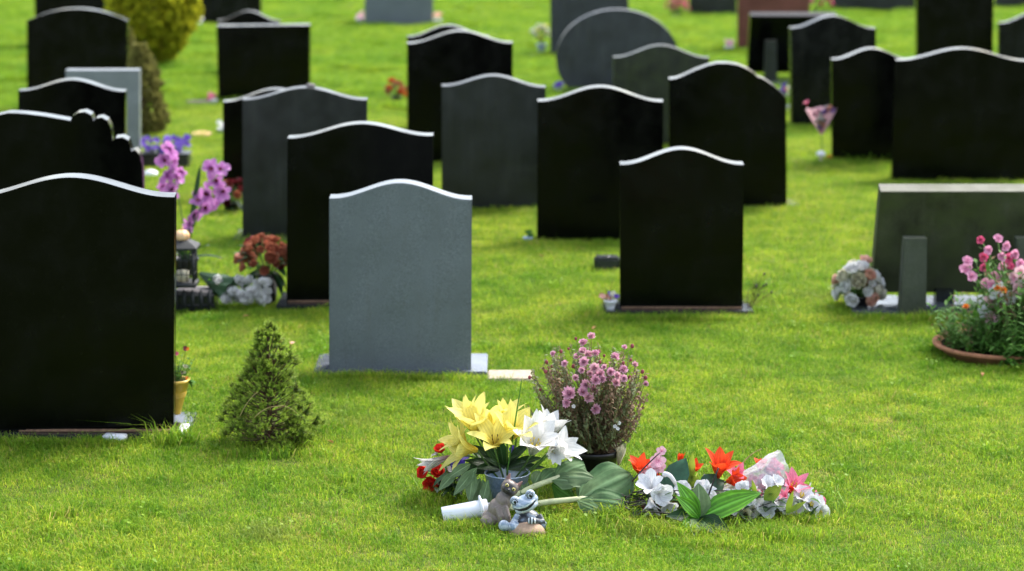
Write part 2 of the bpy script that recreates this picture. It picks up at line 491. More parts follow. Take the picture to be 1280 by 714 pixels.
# sloping tablets carried on two rear props
def desk(label, xl_t, xr_t, yt, xl_b, xr_b, ybot, yfoot, mat, topmat, plinth, props, group='headstones standing in rows on the lawn', thick=0.09, post=None, tilt=16):
    """tablet tilted so that its upper edge comes toward the props and the viewer"""
    base = P((xl_b + xr_b) / 2, yfoot, yfoot); base.z = height(base.x, base.y)
    root = thing('sloping_headstone', base, label, 'headstone', group)
    dyb = 0.26
    a = P(xl_b, ybot, yfoot, dyb); b = P(xr_b, ybot, yfoot, dyb)
    dyt = 0.07
    c = P(xl_t, yt, yfoot, dyt); d = P(xr_t, yt, yfoot, dyt)
    up = ((c + d) / 2 - (a + b) / 2); up.x = 0; H = up.length
    nrm = up.cross(Vector((1, 0, 0))).normalized()          # toward viewer or away
    if nrm.y < 0: nrm = -nrm
    V, F = slab_mesh([(a.x - base.x, 0), (b.x - base.x, 0), (d.x - base.x, H), (c.x - base.x, H)], thick)
    M = Matrix((Vector((1, 0, 0)), nrm, up.normalized())).transposed().to_4x4()
    M = Matrix.Translation(Vector((base.x, a.y, a.z))) @ M
    MB().add(V, F, None, M).build('tablet', mat, root, sharp=32)
    for (x0, x1, xt0, xt1, ytop, ybt) in props:
        out2 = []
        for (px, py) in [(x0, ybt), (x1, ybt), (xt1, ytop), (xt0, ytop)]:
            w = P(px, py, ybt); out2.append((w.x, w.z if py != ybt else height(base.x, base.y) - 0.06))
        V, F = slab_mesh(out2, 0.085)
        w = P(x0, ybt, ybt)
        MB().add(V, F, None, Matrix.Translation((0, w.y, 0))).build('prop', topmat, root, sharp=32)
        EXCL.append((out2[0][0], out2[1][0], w.y, w.y + 0.09))
    pl, pr, yf, depth, top = plinth
    a2 = P(pl, yf, yf); b2 = P(pr, yf, yf)
    m = MB(); box(m, ((a2.x + b2.x) / 2, a2.y + depth / 2, base.z + top - 0.08), (b2.x - a2.x, depth, 0.16), bev=0.005)
    m.build('plinth', PLINTH, root, sharp=32)
    EXCL.append((a2.x + 0.012, b2.x - 0.012, a2.y + 0.012, a2.y + depth - 0.012))
    if post:
        x0, x1, ytop, ybt, dark = post
        w0 = P(x0, ybt, yfoot, 0.22); w1 = P(x1, ybt, yfoot, 0.22); w2 = P(x0, ytop, yfoot, 0.22)
        m = MB(); box(m, ((w0.x + w1.x) / 2, w0.y, (base.z + w2.z) / 2 + 0.02), (w1.x - w0.x, 0.09, w2.z - base.z), bev=0.004)
        m.build('spacer', BPLINTH, root, sharp=32)
    return root
OLIVEP = granite('algae_prop_granite', (0.055, 0.062, 0.045), rough=0.5, green=0.4, streak=0.15)
GREENST = granite('green_stained_granite', (0.040, 0.046, 0.022), rough=0.5, green=0.9, streak=0.25, mott=0.5)
HS[34] = desk('wide sloping headstone stained green, resting on rear props, cut off by the right edge',
    1101, 1328, 240, 1089, 1340, 366, 392, GREENST, OLIVEP, (1066, 1362, 394, 0.42, 0.025),
    [(1124, 1158, 1131, 1159, 298, 395), (1272, 1306, 1271, 1299, 298, 395)], post=(1168, 1190, 366, 385, 1))
HS[28] = desk('black sloping headstone with flat grey top edge and rear prop, near red granite',
    938, 1046, 20, 934, 1048, 91, 106, BLACK, DARK, (925, 1060, 110, 0.36, 0.05),
    [(955, 972, 957, 971, 51, 108)], thick=0.10)
EXPOSURE = 1.7
TUFTS = []; WILD = []
# ------------------------------------------------------------------ plant, petal and pot materials
YELLOW = plantmat('yellow_petal', (0.88, 0.79, 0.22), (0.82, 0.64, 0.07), vein=0.10, veins=5, transl=0.4, var=0.1)
WHITEP = plantmat('white_petal', (0.82, 0.81, 0.79), (0.70, 0.73, 0.62), vein=0.06, veins=5, transl=0.35, var=0.05)
WHITEC = plantmat('white_cloth_petal', (0.76, 0.76, 0.78), (0.76, 0.74, 0.70), vein=0.08, veins=5, transl=0.3, var=0.06)
REDP = plantmat('red_petal', (0.70, 0.035, 0.02), vein=0.15, transl=0.3)
ORANGE = plantmat('orange_red_petal', (0.80, 0.085, 0.02), (0.75, 0.16, 0.03), vein=0.12, veins=4, transl=0.35)
PINK = plantmat('pink_petal', (0.80, 0.22, 0.33), (0.72, 0.10, 0.22), vein=0.12, veins=4, transl=0.35)
PALEPINK = plantmat('pale_pink_petal', (0.80, 0.48, 0.55), (0.74, 0.25, 0.38), vein=0.1, veins=4, transl=0.35)
CERISE = plantmat('cerise_petal', (0.68, 0.10, 0.22), (0.5, 0.04, 0.12), vein=0.12, transl=0.3)
MUMP = plantmat('mauve_pink_petal', (0.80, 0.45, 0.57), (0.64, 0.22, 0.36), vein=0.12, veins=3, transl=0.3)
ORCHID = plantmat('orchid_petal', (0.60, 0.22, 0.56), (0.42, 0.08, 0.36), edge=(0.70, 0.36, 0.66), vein=0.12, veins=6, transl=0.35)
LILAC = plantmat('violet_petal', (0.16, 0.07, 0.50), (0.07, 0.02, 0.25), vein=0.12, transl=0.3)
BLUEP = plantmat('blue_petal', (0.10, 0.06, 0.48), (0.04, 0.03, 0.25), vein=0.12, transl=0.3)
RUST = plantmat('rust_petal', (0.52, 0.18, 0.10), (0.32, 0.08, 0.05), vein=0.2, transl=0.25)
MAROON = plantmat('maroon_petal', (0.16, 0.015, 0.022), (0.08, 0.006, 0.01), vein=0.2, transl=0.2)
STARG = plantmat('streaked_lily_petal', (0.74, 0.70, 0.66), (0.55, 0.22, 0.24), vein=0.45, veins=4, transl=0.3)
CREAM = plantmat('cream_petal', (0.72, 0.68, 0.52), (0.62, 0.52, 0.30), vein=0.08, transl=0.35)
PEACH = plantmat('peach_petal', (0.78, 0.45, 0.34), (0.70, 0.26, 0.18), vein=0.08, transl=0.35)
MARIG = plantmat('marigold_petal', (0.85, 0.24, 0.02), (0.7, 0.12, 0.01), vein=0.12, transl=0.3)
LEAFD = plantmat('dark_leaf', (0.022, 0.065, 0.018), (0.018, 0.05, 0.012), vein=0.2, transl=0.25, rough=0.4, midrib=0.5)
LEAFM = plantmat('mid_leaf', (0.085, 0.21, 0.03), (0.055, 0.15, 0.02), vein=0.2, transl=0.35, rough=0.55, midrib=0.4, spec=0.12)
LEAFB = plantmat('bright_plastic_leaf', (0.13, 0.36, 0.025), (0.06, 0.24, 0.015), vein=0.35, veins=5, transl=0.3, rough=0.35, midrib=0.6)
LEAFY = plantmat('yellow_green_leaf', (0.30, 0.40, 0.04), (0.16, 0.28, 0.02), vein=0.2, transl=0.4)
LEAFG = plantmat('grey_green_leaf', (0.13, 0.20, 0.085), (0.09, 0.16, 0.055), vein=0.1, veins=5, transl=0.3, midrib=0.6)
WILT = plantmat('wilted_leaf', (0.13, 0.23, 0.10), (0.20, 0.28, 0.12), edge=(0.10, 0.19, 0.08), vein=0.16, veins=6, transl=0.35, rough=0.6, midrib=0.35, spec=0.12)
STEMG = simple('green_stem', (0.10, 0.19, 0.04), 0.6, 0.3, 0.3, 40)
STEMP = simple('pale_fleshy_stalk', (0.52, 0.54, 0.30), 0.5, 0.4, 0.25, 25, 0.4)
STEMB = simple('brown_stem', (0.11, 0.06, 0.035), 0.8, 0.2, 0.4, 50)
WIRE = simple('dark_wire_stem', (0.022, 0.014, 0.014), 0.5, 0.4, 0.3, 50)
STRAW = simple('dry_straw', (0.42, 0.31, 0.14), 0.8, 0.2, 0.3, 40)
POLLEN = simple('dark_anther', (0.05, 0.02, 0.012), 0.9, 0.1, 0.3, 80)
CENTRE = simple('yellow_centre', (0.62, 0.48, 0.05), 0.8, 0.2, 0.3, 80)
BPLASTIC = simple('black_plastic', (0.013, 0.012, 0.013), 0.35, 0.5, 0.3, 20)
SOIL = simple('potting_soil', (0.03, 0.018, 0.01), 0.95, 0.1, 0.5, 120, 0.8)
YPOT = simple('yellow_enamel', (0.72, 0.46, 0.07), 0.3, 0.5, 0.12, 12)
TERRA = simple('terracotta', (0.36, 0.16, 0.085), 0.85, 0.2, 0.25, 30, 0.3)
WCERAM = simple('white_ceramic', (0.78, 0.78, 0.80), 0.3, 0.5, 0.06, 15)
LBLUE = simple('pale_blue_glaze', (0.42, 0.52, 0.72), 0.25, 0.5, 0.2, 12)
BMETAL = simple('black_iron', (0.012, 0.014, 0.014), 0.65, 0.5, 0.3, 30)
PUMPK = simple('orange_gourd', (0.78, 0.32, 0.05), 0.45, 0.4, 0.2, 20, c2=[0.85, 0.6, 0.35])
BROWNW = simple('brown_wood', (0.14, 0.075, 0.045), 0.8, 0.2, 0.35, 30, 0.4)
PEB = simple('grey_pebble', (0.16, 0.145, 0.14), 0.8, 0.3, 0.3, 40, 0.4)
LEAFDEAD = simple('dead_leaf', (0.42, 0.20, 0.09), 0.8, 0.2, 0.35, 40, transl=0.3)
PEACHP = simple('peach_plate', (0.75, 0.45, 0.22), 0.4, 0.4, 0.15, 20)
DBLOCK = granite('dark_block_granite', (0.03, 0.034, 0.037), rough=0.25)

def clear_film(name, tint, clear=0.35):
    m, nt, out = newmat(name)
    b = nt.nodes.new('ShaderNodeBsdfPrincipled'); b.inputs['Base Color'].default_value = c4(tint)
    b.inputs['Roughness'].default_value = 0.12; b.inputs['Specular IOR Level'].default_value = 0.9
    n = noise_node(nt, 55, 4); bp = nt.nodes.new('ShaderNodeBump'); bp.inputs['Strength'].default_value = 0.9; bp.inputs['Distance'].default_value = 0.006
    nt.links.new(n.outputs['Fac'], bp.inputs['Height']); nt.links.new(bp.outputs['Normal'], b.inputs['Normal'])
    t = nt.nodes.new('ShaderNodeBsdfTransparent')
    mx = nt.nodes.new('ShaderNodeMixShader')
    r = ramp(nt, n.outputs['Fac'], [(0.35, (1 - clear,) * 3), (0.7, (max(0, 0.75 - clear),) * 3)])
    nt.links.new(r.outputs['Color'], mx.inputs[0]); nt.links.new(t.outputs[0], mx.inputs[1]); nt.links.new(b.outputs[0], mx.inputs[2])
    nt.links.new(mx.outputs[0], out.inputs['Surface']); return m
FILM = clear_film('cellophane', (0.78, 0.72, 0.74), 0.42)
GLASSY = clear_film('milky_plastic', (0.16, 0.21, 0.28), 0.35)

UP = Vector((0, 0, 1))
CAM = Vector((0, 0, CAMZ))
def tocam(p): return (CAM - Vector(p)).normalized()

# ------------------------------------------------------------------ flower builders
def lily(mb, pos, axis, L, W, a0=0.25, bend=1.1, kind='lily', n=3, cup=0.3, roll=0.0, ruf=0.02, mi=0, jit=0.15, nv=9):
    M = frame(pos, axis, roll)
    for wh in range(2):
        for k in range(n):
            j = U(-jit, jit)
            petal(mb, M, L * U(.9, 1.08), W * (1.0 if wh == 0 else 0.78), a0 * (1 - .25 * wh) + j * .6, bend * U(.8, 1.2), kind, cup, ruf, 4, nv,
                  phi=2 * math.pi * (k + .5 * wh) / n + j, mi=mi)
def stamens(mb, pos, axis, L, n=6, spread=0.3, r=0.0012):
    M = frame(pos, axis)
    for k in range(n):
        a = 6.283 * k / n
        d = M.to_3x3() @ Vector((math.cos(a) * spread, math.sin(a) * spread, 1))
        e = Vector(pos) + d.normalized() * L
        tube(mb, [pos, e], r, r, 4)
        blob(mb, e, (r * 2.2, r * 2.2, r * 4.5), nu=6, nv=4)
def pompon(mb, pos, axis, R0, layers=5, per=13, kind='round', w=0.42, roll=0.0, mi=0):
    M = frame(pos, axis, roll)
    for l in range(layers):
        t = l / max(1, layers - 1)
        for k in range(per - l):
            petal(mb, M, R0 * (1.05 - 0.35 * t) * U(.85, 1.1), R0 * w, 1.85 - 1.55 * t + U(-.2, .2), -0.85 + 0.5 * t, kind, 0.35, 0.0, 2, 4,
                  phi=6.283 * k / (per - l) + l * .5 + U(-.15, .15), mi=mi)
def rosebloom(mb, pos, axis, R0, mi=0, layers=4):
    M = frame(pos, axis)
    for l in range(layers):
        t = l / (layers - 1)
        for k in range(5):
            petal(mb, M, R0 * (1.25 - .35 * t), R0 * (1.25 - .5 * t), 1.15 - 1.0 * t + U(-.1, .1), -0.95 + .5 * t + U(-.1, .2), 'round', 0.35, 0.02, 4, 6,
                  phi=6.283 * k / 5 + l * .63 + U(-.1, .1), mi=mi)
def flat5(mb, pos, axis, R0, n=5, w=.9, mi=0, kind='round', a0=1.15, bend=.35, roll=0.0, ruf=0.03):
    M = frame(pos, axis, roll)
    for k in range(n):
        petal(mb, M, R0 * U(.88, 1.1), R0 * w, a0 + U(-.15, .15), bend, kind, .15, ruf, 4, 6, phi=6.283 * k / n + U(-.1, .1), mi=mi)
def leafp(mb, pos, dirn, L, W, bend=0.5, kind='leaf', up=UP, cup=0.25, ruf=0.015, roll=0.0, mi=0, nu=6, nv=10, pleat=0.0):
    """leaf leaving pos along dirn, bending down by bend radians over its length"""
    petal(mb, frame(pos, dirn, roll, up), L, W, 0.0, bend, kind, cup, ruf, nu, nv, 0.0, mi, pleat=pleat)

def pot(mb, base, r0, r1, h, rim=0.006, wall=0.004, n=32, mi=0, lip=0.012):
    M = Matrix.Translation(base)
    lathe(mb, [(0.0005, 0), (r0 * .97, 0), (r0, .003), (r1 - .001, h - lip), (r1 + rim, h - lip + .001), (r1 + rim, h - .002), (r1 + rim - .002, h), (r1 - wall, h), (r1 - wall - .002, h - .02), (r0 - wall, .008), (.0005, .006)], M, n, mi)

def sprig(mb, pos, dirn, L, n, lw, ll, mi=0, bend=0.3):
    """one stem's worth of small leaves"""
    d = Vector(dirn).normalized()
    for k in range(n):
        p = Vector(pos) + d * (L * (k + .5) / n)
        q = Vector((U(-1, 1), U(-1, 1), U(-.3, .8))).normalized()
        leafp(mb, p, q, ll * U(.6, 1.2), lw * U(.7, 1.2), bend * U(.2, 2), nu=2, nv=4, mi=mi)
# ------------------------------------------------------------------ behind the front row
# yellow flower pot with pansies
def yellow_pot():
    b = P(220, 528, 528); b.z = height(b.x, b.y) + 0.035
    s = S(528)
    t = thing('flower_pot', b, 'tall yellow ribbed flower pot with pansies at the right edge of the large left stone', 'flower pot')
    m = MB(); pot(m, b, .020, .0585, .145, rim=.003)
    for z in (.075, .083, .091):
        r = .020 + (.0585 - .020) * z / .145
        lathe(m, [(r, z - .003), (r + .0032, z), (r, z + .003)], Matrix.Translation(b), 28)
    m.build('pot', YPOT, t)
    m = MB(); lathe(m, [(.0005, .135), (.05, .133)], Matrix.Translation(b), 20); m.build('soil', SOIL, t)
    lf = MB(); st = MB()
    top = b + Vector((0, 0, .135))
    for k in range(26):
        a = U(0, 6.28); r = U(0, .04); p = top + Vector((r * math.cos(a), r * math.sin(a), 0))
        d = Vector((math.cos(a) * .55, math.sin(a) * .55, 1.0)).normalized(); L = U(.05, .12)
        tube(st, arc(p, p + d * L, (0, 0, .005), 4), .0014, .0009, 4)
        sprig(lf, p, d, L, 5, .010, .026)
    for k in range(5): leafp(lf, top + Vector((.05, -.01, .004)), Vector((U(.5, 1), U(-.6, .2), U(-.2, .5))), .045, .012, 1.2)
    st.build('stems', STEMG, t); lf.build('leaves', LEAFM, t)
    for (px, py, m1, m2) in [(232, 436, MAROON, MARIG), (219, 442, CERISE, CERISE), (228, 466, PALEPINK, CREAM), (231, 458, CREAM, CREAM), (234, 473, MARIG, YELLOW)]:
        c = P(px, py, 528); f = MB(); ax = tocam(c) + Vector((.3, 0, .4))
        flat5(f, c, ax, .013 if m1 in (MAROON, CERISE) else .009, n=5)
        f2 = f; 
        petal(f, frame(c, ax, 2.0), .016, .016, .8, .4, 'round', .1, .02, mi=1)
        f.build('flower', [m1, m2], t)
        e = MB(); tube(e, arc(c, Vector((b.x + .01, b.y, top.z + .01)), (.006, 0, 0), 5), .0012, .0014, 4); e.build('flower_stem', STEMG, t)
    # white card beside it
    EXCL.append((b.x - .05, b.x + .045, b.y - .045, b.y + .05))
yellow_pot()
def plate_edge():
    a = P(226, 549, 549); m = MB(); box(m, a + Vector((0, .06, .02)), (.034, .16, .02), Matrix.Rotation(R(6), 4, 'Y'), bev=.003)
    o = m.build('marble_offcut', WCERAM, loc=a); tag(o, 'narrow white marble slip lying on the plinth end under the yellow pot', 'marble slip')
    a = P(143, 554, 554); m = MB(); box(m, a + Vector((0, .02, .016)), (.09, .045, .03), Matrix.Rotation(R(-12), 4, 'Z'), bev=.004)
    o = m.build('marble_offcut', WCERAM, loc=a); tag(o, 'small white marble piece half sunk in grass at the foot of the large left stone', 'marble slip')
plate_edge()

# ------------------------------------------------------------------ dwarf conifer
NEED = None
def needlemat(name, cold, colt, tr=0.25):
    m, nt, out = newmat(name)
    tc = nt.nodes.new('ShaderNodeTexCoord'); sx = nt.nodes.new('ShaderNodeSeparateXYZ'); nt.links.new(tc.outputs['UV'], sx.inputs[0])
    r = ramp(nt, sx.outputs['Y'], [(0.1, cold), (0.95, colt)])
    n = noise_node(nt, 14, 3); nr = ramp(nt, n.outputs['Fac'], [(0.3, (.72,) * 3), (0.7, (1.25,) * 3)])
    c = mixc(nt, 1, r.outputs['Color'], nr.outputs['Color'], 'MULTIPLY')
    rx = ramp(nt, sx.outputs['X'], [(0.965, (0, 0, 0)), (0.99, (0.75,) * 3)])
    c = mixc(nt, rx.outputs['Color'], c, (0.19, 0.10, 0.035))
    b = nt.nodes.new('ShaderNodeBsdfPrincipled'); nt.links.new(c, b.inputs['Base Color']); b.inputs['Roughness'].default_value = .5
    b.inputs['Specular IOR Level'].default_value = .3
    t = nt.nodes.new('ShaderNodeBsdfTranslucent'); nt.links.new(c, t.inputs['Color'])
    mx = nt.nodes.new('ShaderNodeMixShader'); mx.inputs[0].default_value = tr
    nt.links.new(b.outputs[0], mx.inputs[1]); nt.links.new(t.outputs[0], mx.inputs[2]); nt.links.new(mx.outputs[0], out.inputs['Surface'])
    return m
def twig(mb, st, pos, d, L, nn, nl, nw, bare=.12, age=0.0):
    """a shoot: thin stem and needles all round, paler toward the fresh tip"""
    d = Vector(d).normalized(); x = d.orthogonal().normalized(); y = d.cross(x)
    if st is not None: tube(st, [pos, Vector(pos) + d * L], .0022, .001, 4, cap=False)
    V = []; F = []; UV = []; tint = U(0, 1) if age == 0 else 1
    for k in range(nn):
        t = bare + (1 - bare) * (k + U(0, 1)) / nn
        a = k * 2.4 + U(-.4, .4); c, s_ = math.cos(a), math.sin(a)
        fw = .55 + 0.75 * t
        nd = (x * c + y * s_ + d * fw).normalized()
        sd = nd.cross(d).normalized() * nw / 2
        p = Vector(pos) + d * (L * t); e = p + nd * nl * U(.75, 1.15) * (1.1 - .35 * t)
        o = len(V); V += [p - sd, p + sd, e + sd * .4, e - sd * .4]; UV += [(tint, t * .75), (tint, t * .75), (tint, min(1, t + .1)), (tint, min(1, t + .1))]
        F.append((o, o + 1, o + 2, o + 3))
    mb.add(V, F, UV)
SPRUCE = needlemat('spruce_needles', (0.055, 0.135, 0.014), (0.36, 0.48, 0.055), .38)
def dwarf_conifer():
    b = P(337, 556, 556); b.z = height(b.x, b.y); s = S(556)
    t = thing('dwarf_conifer', b, 'small bushy dwarf conifer with pointed top, growing in the lawn by the largest stone', 'conifer')
    nd = MB(); st = MB(); tr = MB()
    H = 157 / s
    tube(tr, [b + Vector((0, 0, -.03)), b + Vector((.005, 0, H * .5)), b + Vector((-.002, 0, H * .93))], .012, .003, 7)
    # (height px above base -> half widths left, right in px)
    tab = [(0, 50, 50), (20, 60, 66), (40, 58, 66), (56, 52, 50), (75, 44, 34), (95, 34, 36), (115, 26, 36), (132, 17, 20), (146, 9, 9), (157, 3, 3)]
    def hw(z, side):
        zz = z * s
        for (a, l, r_), (c, l2, r2) in zip(tab, tab[1:]):
            if zz <= c:
                k = (zz - a) / (c - a); return ((l + (l2 - l) * k) if side < 0 else (r_ + (r2 - r_) * k)) / s
        return 2 / s
    for k in range(175):
        z = H * (1 - math.sqrt(U(0.0, 1))) if k % 3 else H * U(0, .97)
        a = k * 2.39996 + U(-.4, .4); sx_ = math.cos(a)
        w = hw(z, sx_) * (1 + .28 * noise.noise((sx_ * 2.2, math.sin(a) * 2.2, z * 12)))
        r = w * U(.62, .98)
        hub = b + Vector((r * math.cos(a), r * math.sin(a) * .85, z + .008))
        out = Vector((math.cos(a), math.sin(a), .35 + 1.2 * z / H)).normalized()
        axis0 = b + Vector((0, 0, z * .75))
        tube(st, arc(axis0, hub, (0, 0, -.008), 4), .0028, .0016, 4, cap=False)
        sz = U(.8, 1.25) * (1 - .3 * z / H)
        for q in range(13):
            d = (out * 1.0 + Vector((U(-1, 1), U(-1, 1), U(-.7, 1))) * .85).normalized()
            L = U(.024, .046) * sz
            twig(nd, st if q % 3 == 0 else None, hub - out * .012, d, L, 26, .0105, .0020)
    for k in range(34):                                       # the low side shoot that has outgrown the rest
        c = P(374, 528, 556, -.02); d0 = Vector((U(-1, 1), U(-1, 1), U(-.8, 1))); d0 = d0.normalized() * U(.3, 1)
        hub = c + Vector((d0.x * 25 / s, d0.y * 25 / s, d0.z * 24 / s)); out = (d0 + Vector((.3, -.2, .5))).normalized()
        tube(st, arc(b + Vector((.01, 0, .02)), hub, (0, 0, -.008), 4), .0024, .0014, 4, cap=False)
        for q in range(12):
            d = (out + Vector((U(-1, 1), U(-1, 1), U(-.7, 1))) * .85).normalized(); twig(nd, None, hub - out * .01, d, U(.024, .042), 26, .0105, .0020)
    for k in range(520):                                      # older inner growth
        z = H * U(0, .85); a = U(0, 6.283); w = hw(z, math.cos(a)) * U(.25, .72)
        p = b + Vector((w * math.cos(a), w * math.sin(a) * .85, z + .01))
        twig(nd, None, p, Vector((math.cos(a), math.sin(a), U(-.2, .8))), .036, 22, .011, .0022)
    # leader shoots
    for (px, py) in [(335, 402), (345, 414), (323, 412), (352, 428), (371, 470), (316, 440)]:
        p = P(px, py, 556); twig(nd, st, p - Vector((0, 0, .05)), Vector((U(-.15, .15), U(-.1, .1), 1)), .055, 40, .0125, .0022)
    for k in range(70):
        a = U(0, 6.28); z = H * U(.03, .8); w = hw(z, math.cos(a)) * .8
        tube(tr, arc(b + Vector((0, 0, z * .8)), b + Vector((w * math.cos(a), w * math.sin(a) * .85, z)), (0, 0, -.01), 4), .0035, .001, 4)
    tr.build('trunk', STEMB, t); st.build('twigs', simple('twig_bark', (.10, .085, .035), .8, .2, .3, 50), t); nd.build('crown', SPRUCE, t)
    for (a0, a1) in [((318, 522), (346, 508)), ((346, 508), (372, 517)), ((300, 520), (322, 490))]:
        m = MB(); tube(m, arc(P(*a0, 556, -.16), P(*a1, 556, -.13), (0, 0, .012), 6), .0016, .0008, 4); m.build('dead_twig', STRAW, t)
    TUFTS.append((b.x, b.y - .17, .15, .03, 26, .9))
dwarf_conifer()

# ------------------------------------------------------------------ golden bush and clipped conifers far left
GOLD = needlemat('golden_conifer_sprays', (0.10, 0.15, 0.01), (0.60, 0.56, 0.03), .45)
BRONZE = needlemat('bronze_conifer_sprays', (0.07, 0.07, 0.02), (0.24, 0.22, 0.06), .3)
def sprayquad(mb, p, d, L, w, tint):
    """flat fan of scale leaves of a cypress"""
    d = Vector(d).normalized(); sd = d.orthogonal().normalized(); sd = (Matrix.Rotation(U(0, 6.28), 3, d) @ sd)
    V = []; F = []; UV = []
    for k in range(5):
        q = (d + sd * (k - 2) * .28).normalized(); wv = q.cross(d.cross(sd)).normalized() * w * .18
        l = L * (1 - .1 * abs(k - 2)); o = len(V)
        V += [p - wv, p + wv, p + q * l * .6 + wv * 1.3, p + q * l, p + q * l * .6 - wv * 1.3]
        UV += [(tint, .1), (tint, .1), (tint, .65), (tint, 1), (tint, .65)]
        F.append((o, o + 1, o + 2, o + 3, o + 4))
    mb.add(V, F, UV)
def bush(name, px, gy, prof_px, label, cat, mat, n, L, w, dark=0.0, lean=0.0):
    b = P(px, gy, gy); b.z = height(b.x, b.y); s = S(gy)
    t = thing(name, b, label, cat); m = MB(); tr = MB()
    H = prof_px[-1][0] / s
    tube(tr, [b + Vector((0, 0, -.05)), b + Vector((0, 0, H * .8))], .035 * H, .008, 8)
    for k in range(14):
        a = U(0, 6.28); z = H * U(.05, .5)
        tube(tr, arc(b + Vector((0, 0, z * .5)), b + Vector((math.cos(a) * .5 * prof_px[2][1] / s, math.sin(a) * .5 * prof_px[2][1] / s, z + .15)), (0, 0, -.02), 4), .012 * H, .004, 5)
    for k in range(n):
        z = H * U(.0, 1)
        for (a0, l0, r0), (a1, l1, r1) in zip(prof_px, prof_px[1:]):
            if z * s <= a1:
                kk = (z * s - a0) / (a1 - a0); wl = (l0 + (l1 - l0) * kk) / s; wr = (r0 + (r1 - r0) * kk) / s; break
        a = U(0, 6.283); c, q = math.cos(a), math.sin(a)
        ww = (wr if c > 0 else wl) * (1 + .14 * noise.noise((c * 2.2, q * 2.2, z * 5)) + .06 * noise.noise((c * 6, q * 6, z * 16)))
        r = ww * math.sqrt(U(.35, 1))
        p = b + Vector((r * c, r * q, z)); d = Vector((c * .55, q * .55, 1.1 + U(-.3, .3)))
        sprayquad(m, p, d, L * U(.7, 1.2), w, U(0, .955))
    tr.build('trunk', STEMB, t); m.build('crown', mat, t)
    return t
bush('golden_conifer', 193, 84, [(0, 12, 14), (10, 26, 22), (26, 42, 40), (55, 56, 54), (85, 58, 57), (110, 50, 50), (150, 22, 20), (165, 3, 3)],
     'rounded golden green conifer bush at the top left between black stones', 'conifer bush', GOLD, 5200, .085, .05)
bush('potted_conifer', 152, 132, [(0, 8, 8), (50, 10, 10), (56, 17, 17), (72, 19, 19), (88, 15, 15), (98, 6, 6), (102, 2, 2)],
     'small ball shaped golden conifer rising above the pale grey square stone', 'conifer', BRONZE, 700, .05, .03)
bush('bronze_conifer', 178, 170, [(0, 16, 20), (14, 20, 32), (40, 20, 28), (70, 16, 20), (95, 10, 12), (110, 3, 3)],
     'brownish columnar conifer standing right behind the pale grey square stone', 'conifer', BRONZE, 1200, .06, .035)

# ------------------------------------------------------------------ small things around the middle and far graves
def lantern():
    b = P(229, 361, 392); b.z = P(229, 357, 392).z
    s = S(392); k = 1 / s
    t = thing('lantern', b, 'black metal grave lantern with glass sides and an orange gourd knob, on a fenced planter', 'lantern')
    w = 36 * k; h = 58 * k
    m = MB(); box(m, b + Vector((0, 0, .012)), (w, w, .024), bev=.003); m.build('base', BMETAL, t)
    for sx_ in (-1, 1):
        for sy_ in (-1, 1):
            m = MB(); box(m, b + Vector((sx_ * w * .42, sy_ * w * .42, h * .45)), (.012, .012, h * .75), bev=.002); m.build('corner_post', BMETAL, t)
    m = MB()
    for side in range(4):
        Mr = Matrix.Translation(b) @ Matrix.Rotation(side * math.pi / 2, 4, 'Z')
        for i in (-1, 0, 1): box(m, (0, 0, 0), (.004, .004, h * .72), Mr @ Matrix.Translation((i * w * .2, -w * .42, h * .45)), bev=0)
        for j in (.28, .6): box(m, (0, 0, 0), (w * .8, .004, .004), Mr @ Matrix.Translation((0, -w * .42, h * j)), bev=0)
    m.build('grille', BMETAL, t)
    m = MB(); V = []; top = h * .82
    lathe(m, [(w * .78, top), (w * .80, top + .012), (w * .55, top + .03), (w * .3, top + .045), (.001, top + .05)], Matrix.Translation(b) @ Matrix.Rotation(R(45), 4, 'Z'), 4)
    m.build('roof', BMETAL, t, smooth=False)
    m = MB(); lathe(m, [(.001, .024), (.03, .024), (.03, .075), (.001, .078)], Matrix.Translation(b), 18); m.build('candle', CREAM, t)
    g = b + Vector((0, 0, h * .82 + .062)); m = MB()
    V = []; F = []; nu, nv = 36, 10
    for j in range(nv + 1):
        bb = math.pi * j / nv
        for i in range(nu):
            a = 6.283 * i / nu; rr = (.042 * (1 - .14 * abs(math.cos(a * 4)))) * math.sin(bb)
            V.append(g + Vector((rr * math.cos(a), rr * math.sin(a), .032 * math.cos(bb))))
    for j in range(nv):
        for i in range(nu): F.append((j * nu + i, (j + 1) * nu + i, (j + 1) * nu + (i + 1) % nu, j * nu + (i + 1) % nu))
    m.add(V, F); tube(m, [g + Vector((0, 0, .03)), g + Vector((.006, 0, .048))], .006, .004, 6)
    m.build('gourd', PUMPK, t)
    # planter with a little picket fence under it
    b2 = P(241, 391, 391); b2.z = height(b2.x, b2.y)
    t = thing('planter_box', b2, 'dark planter box edged with little black pickets beneath the lantern', 'planter')
    w2 = 54 * k
    m = MB(); box(m, b2 + Vector((0, .10, .045)), (w2, .18, .09), bev=.006); m.build('box', DARK, t, sharp=32)
    m = MB(); box(m, b2 + Vector((0, .10, .095)), (w2 - .03, .15, .02), bev=.004); m.build('gravel', PEB, t)
    for i in range(5):
        x = -w2 / 2 + w2 * (i + .5) / 5; m = MB()
        V, F = slab_mesh([(-.011, 0), (.011, 0), (.011, .10), (0, .122), (-.011, .10)], .008, .002)
        m.add(V, F, None, Matrix.Translation(b2 + Vector((x, -.004, .0)))); m.build('picket', BMETAL, t)
    m = MB()
    for z in (.035, .085): box(m, b2 + Vector((0, .006, z)), (w2, .008, .012), bev=.002)
    m.build('rail', BMETAL, t)
    EXCL.append((b2.x - w2 / 2, b2.x + w2 / 2, b2.y, b2.y + .2))
lantern()

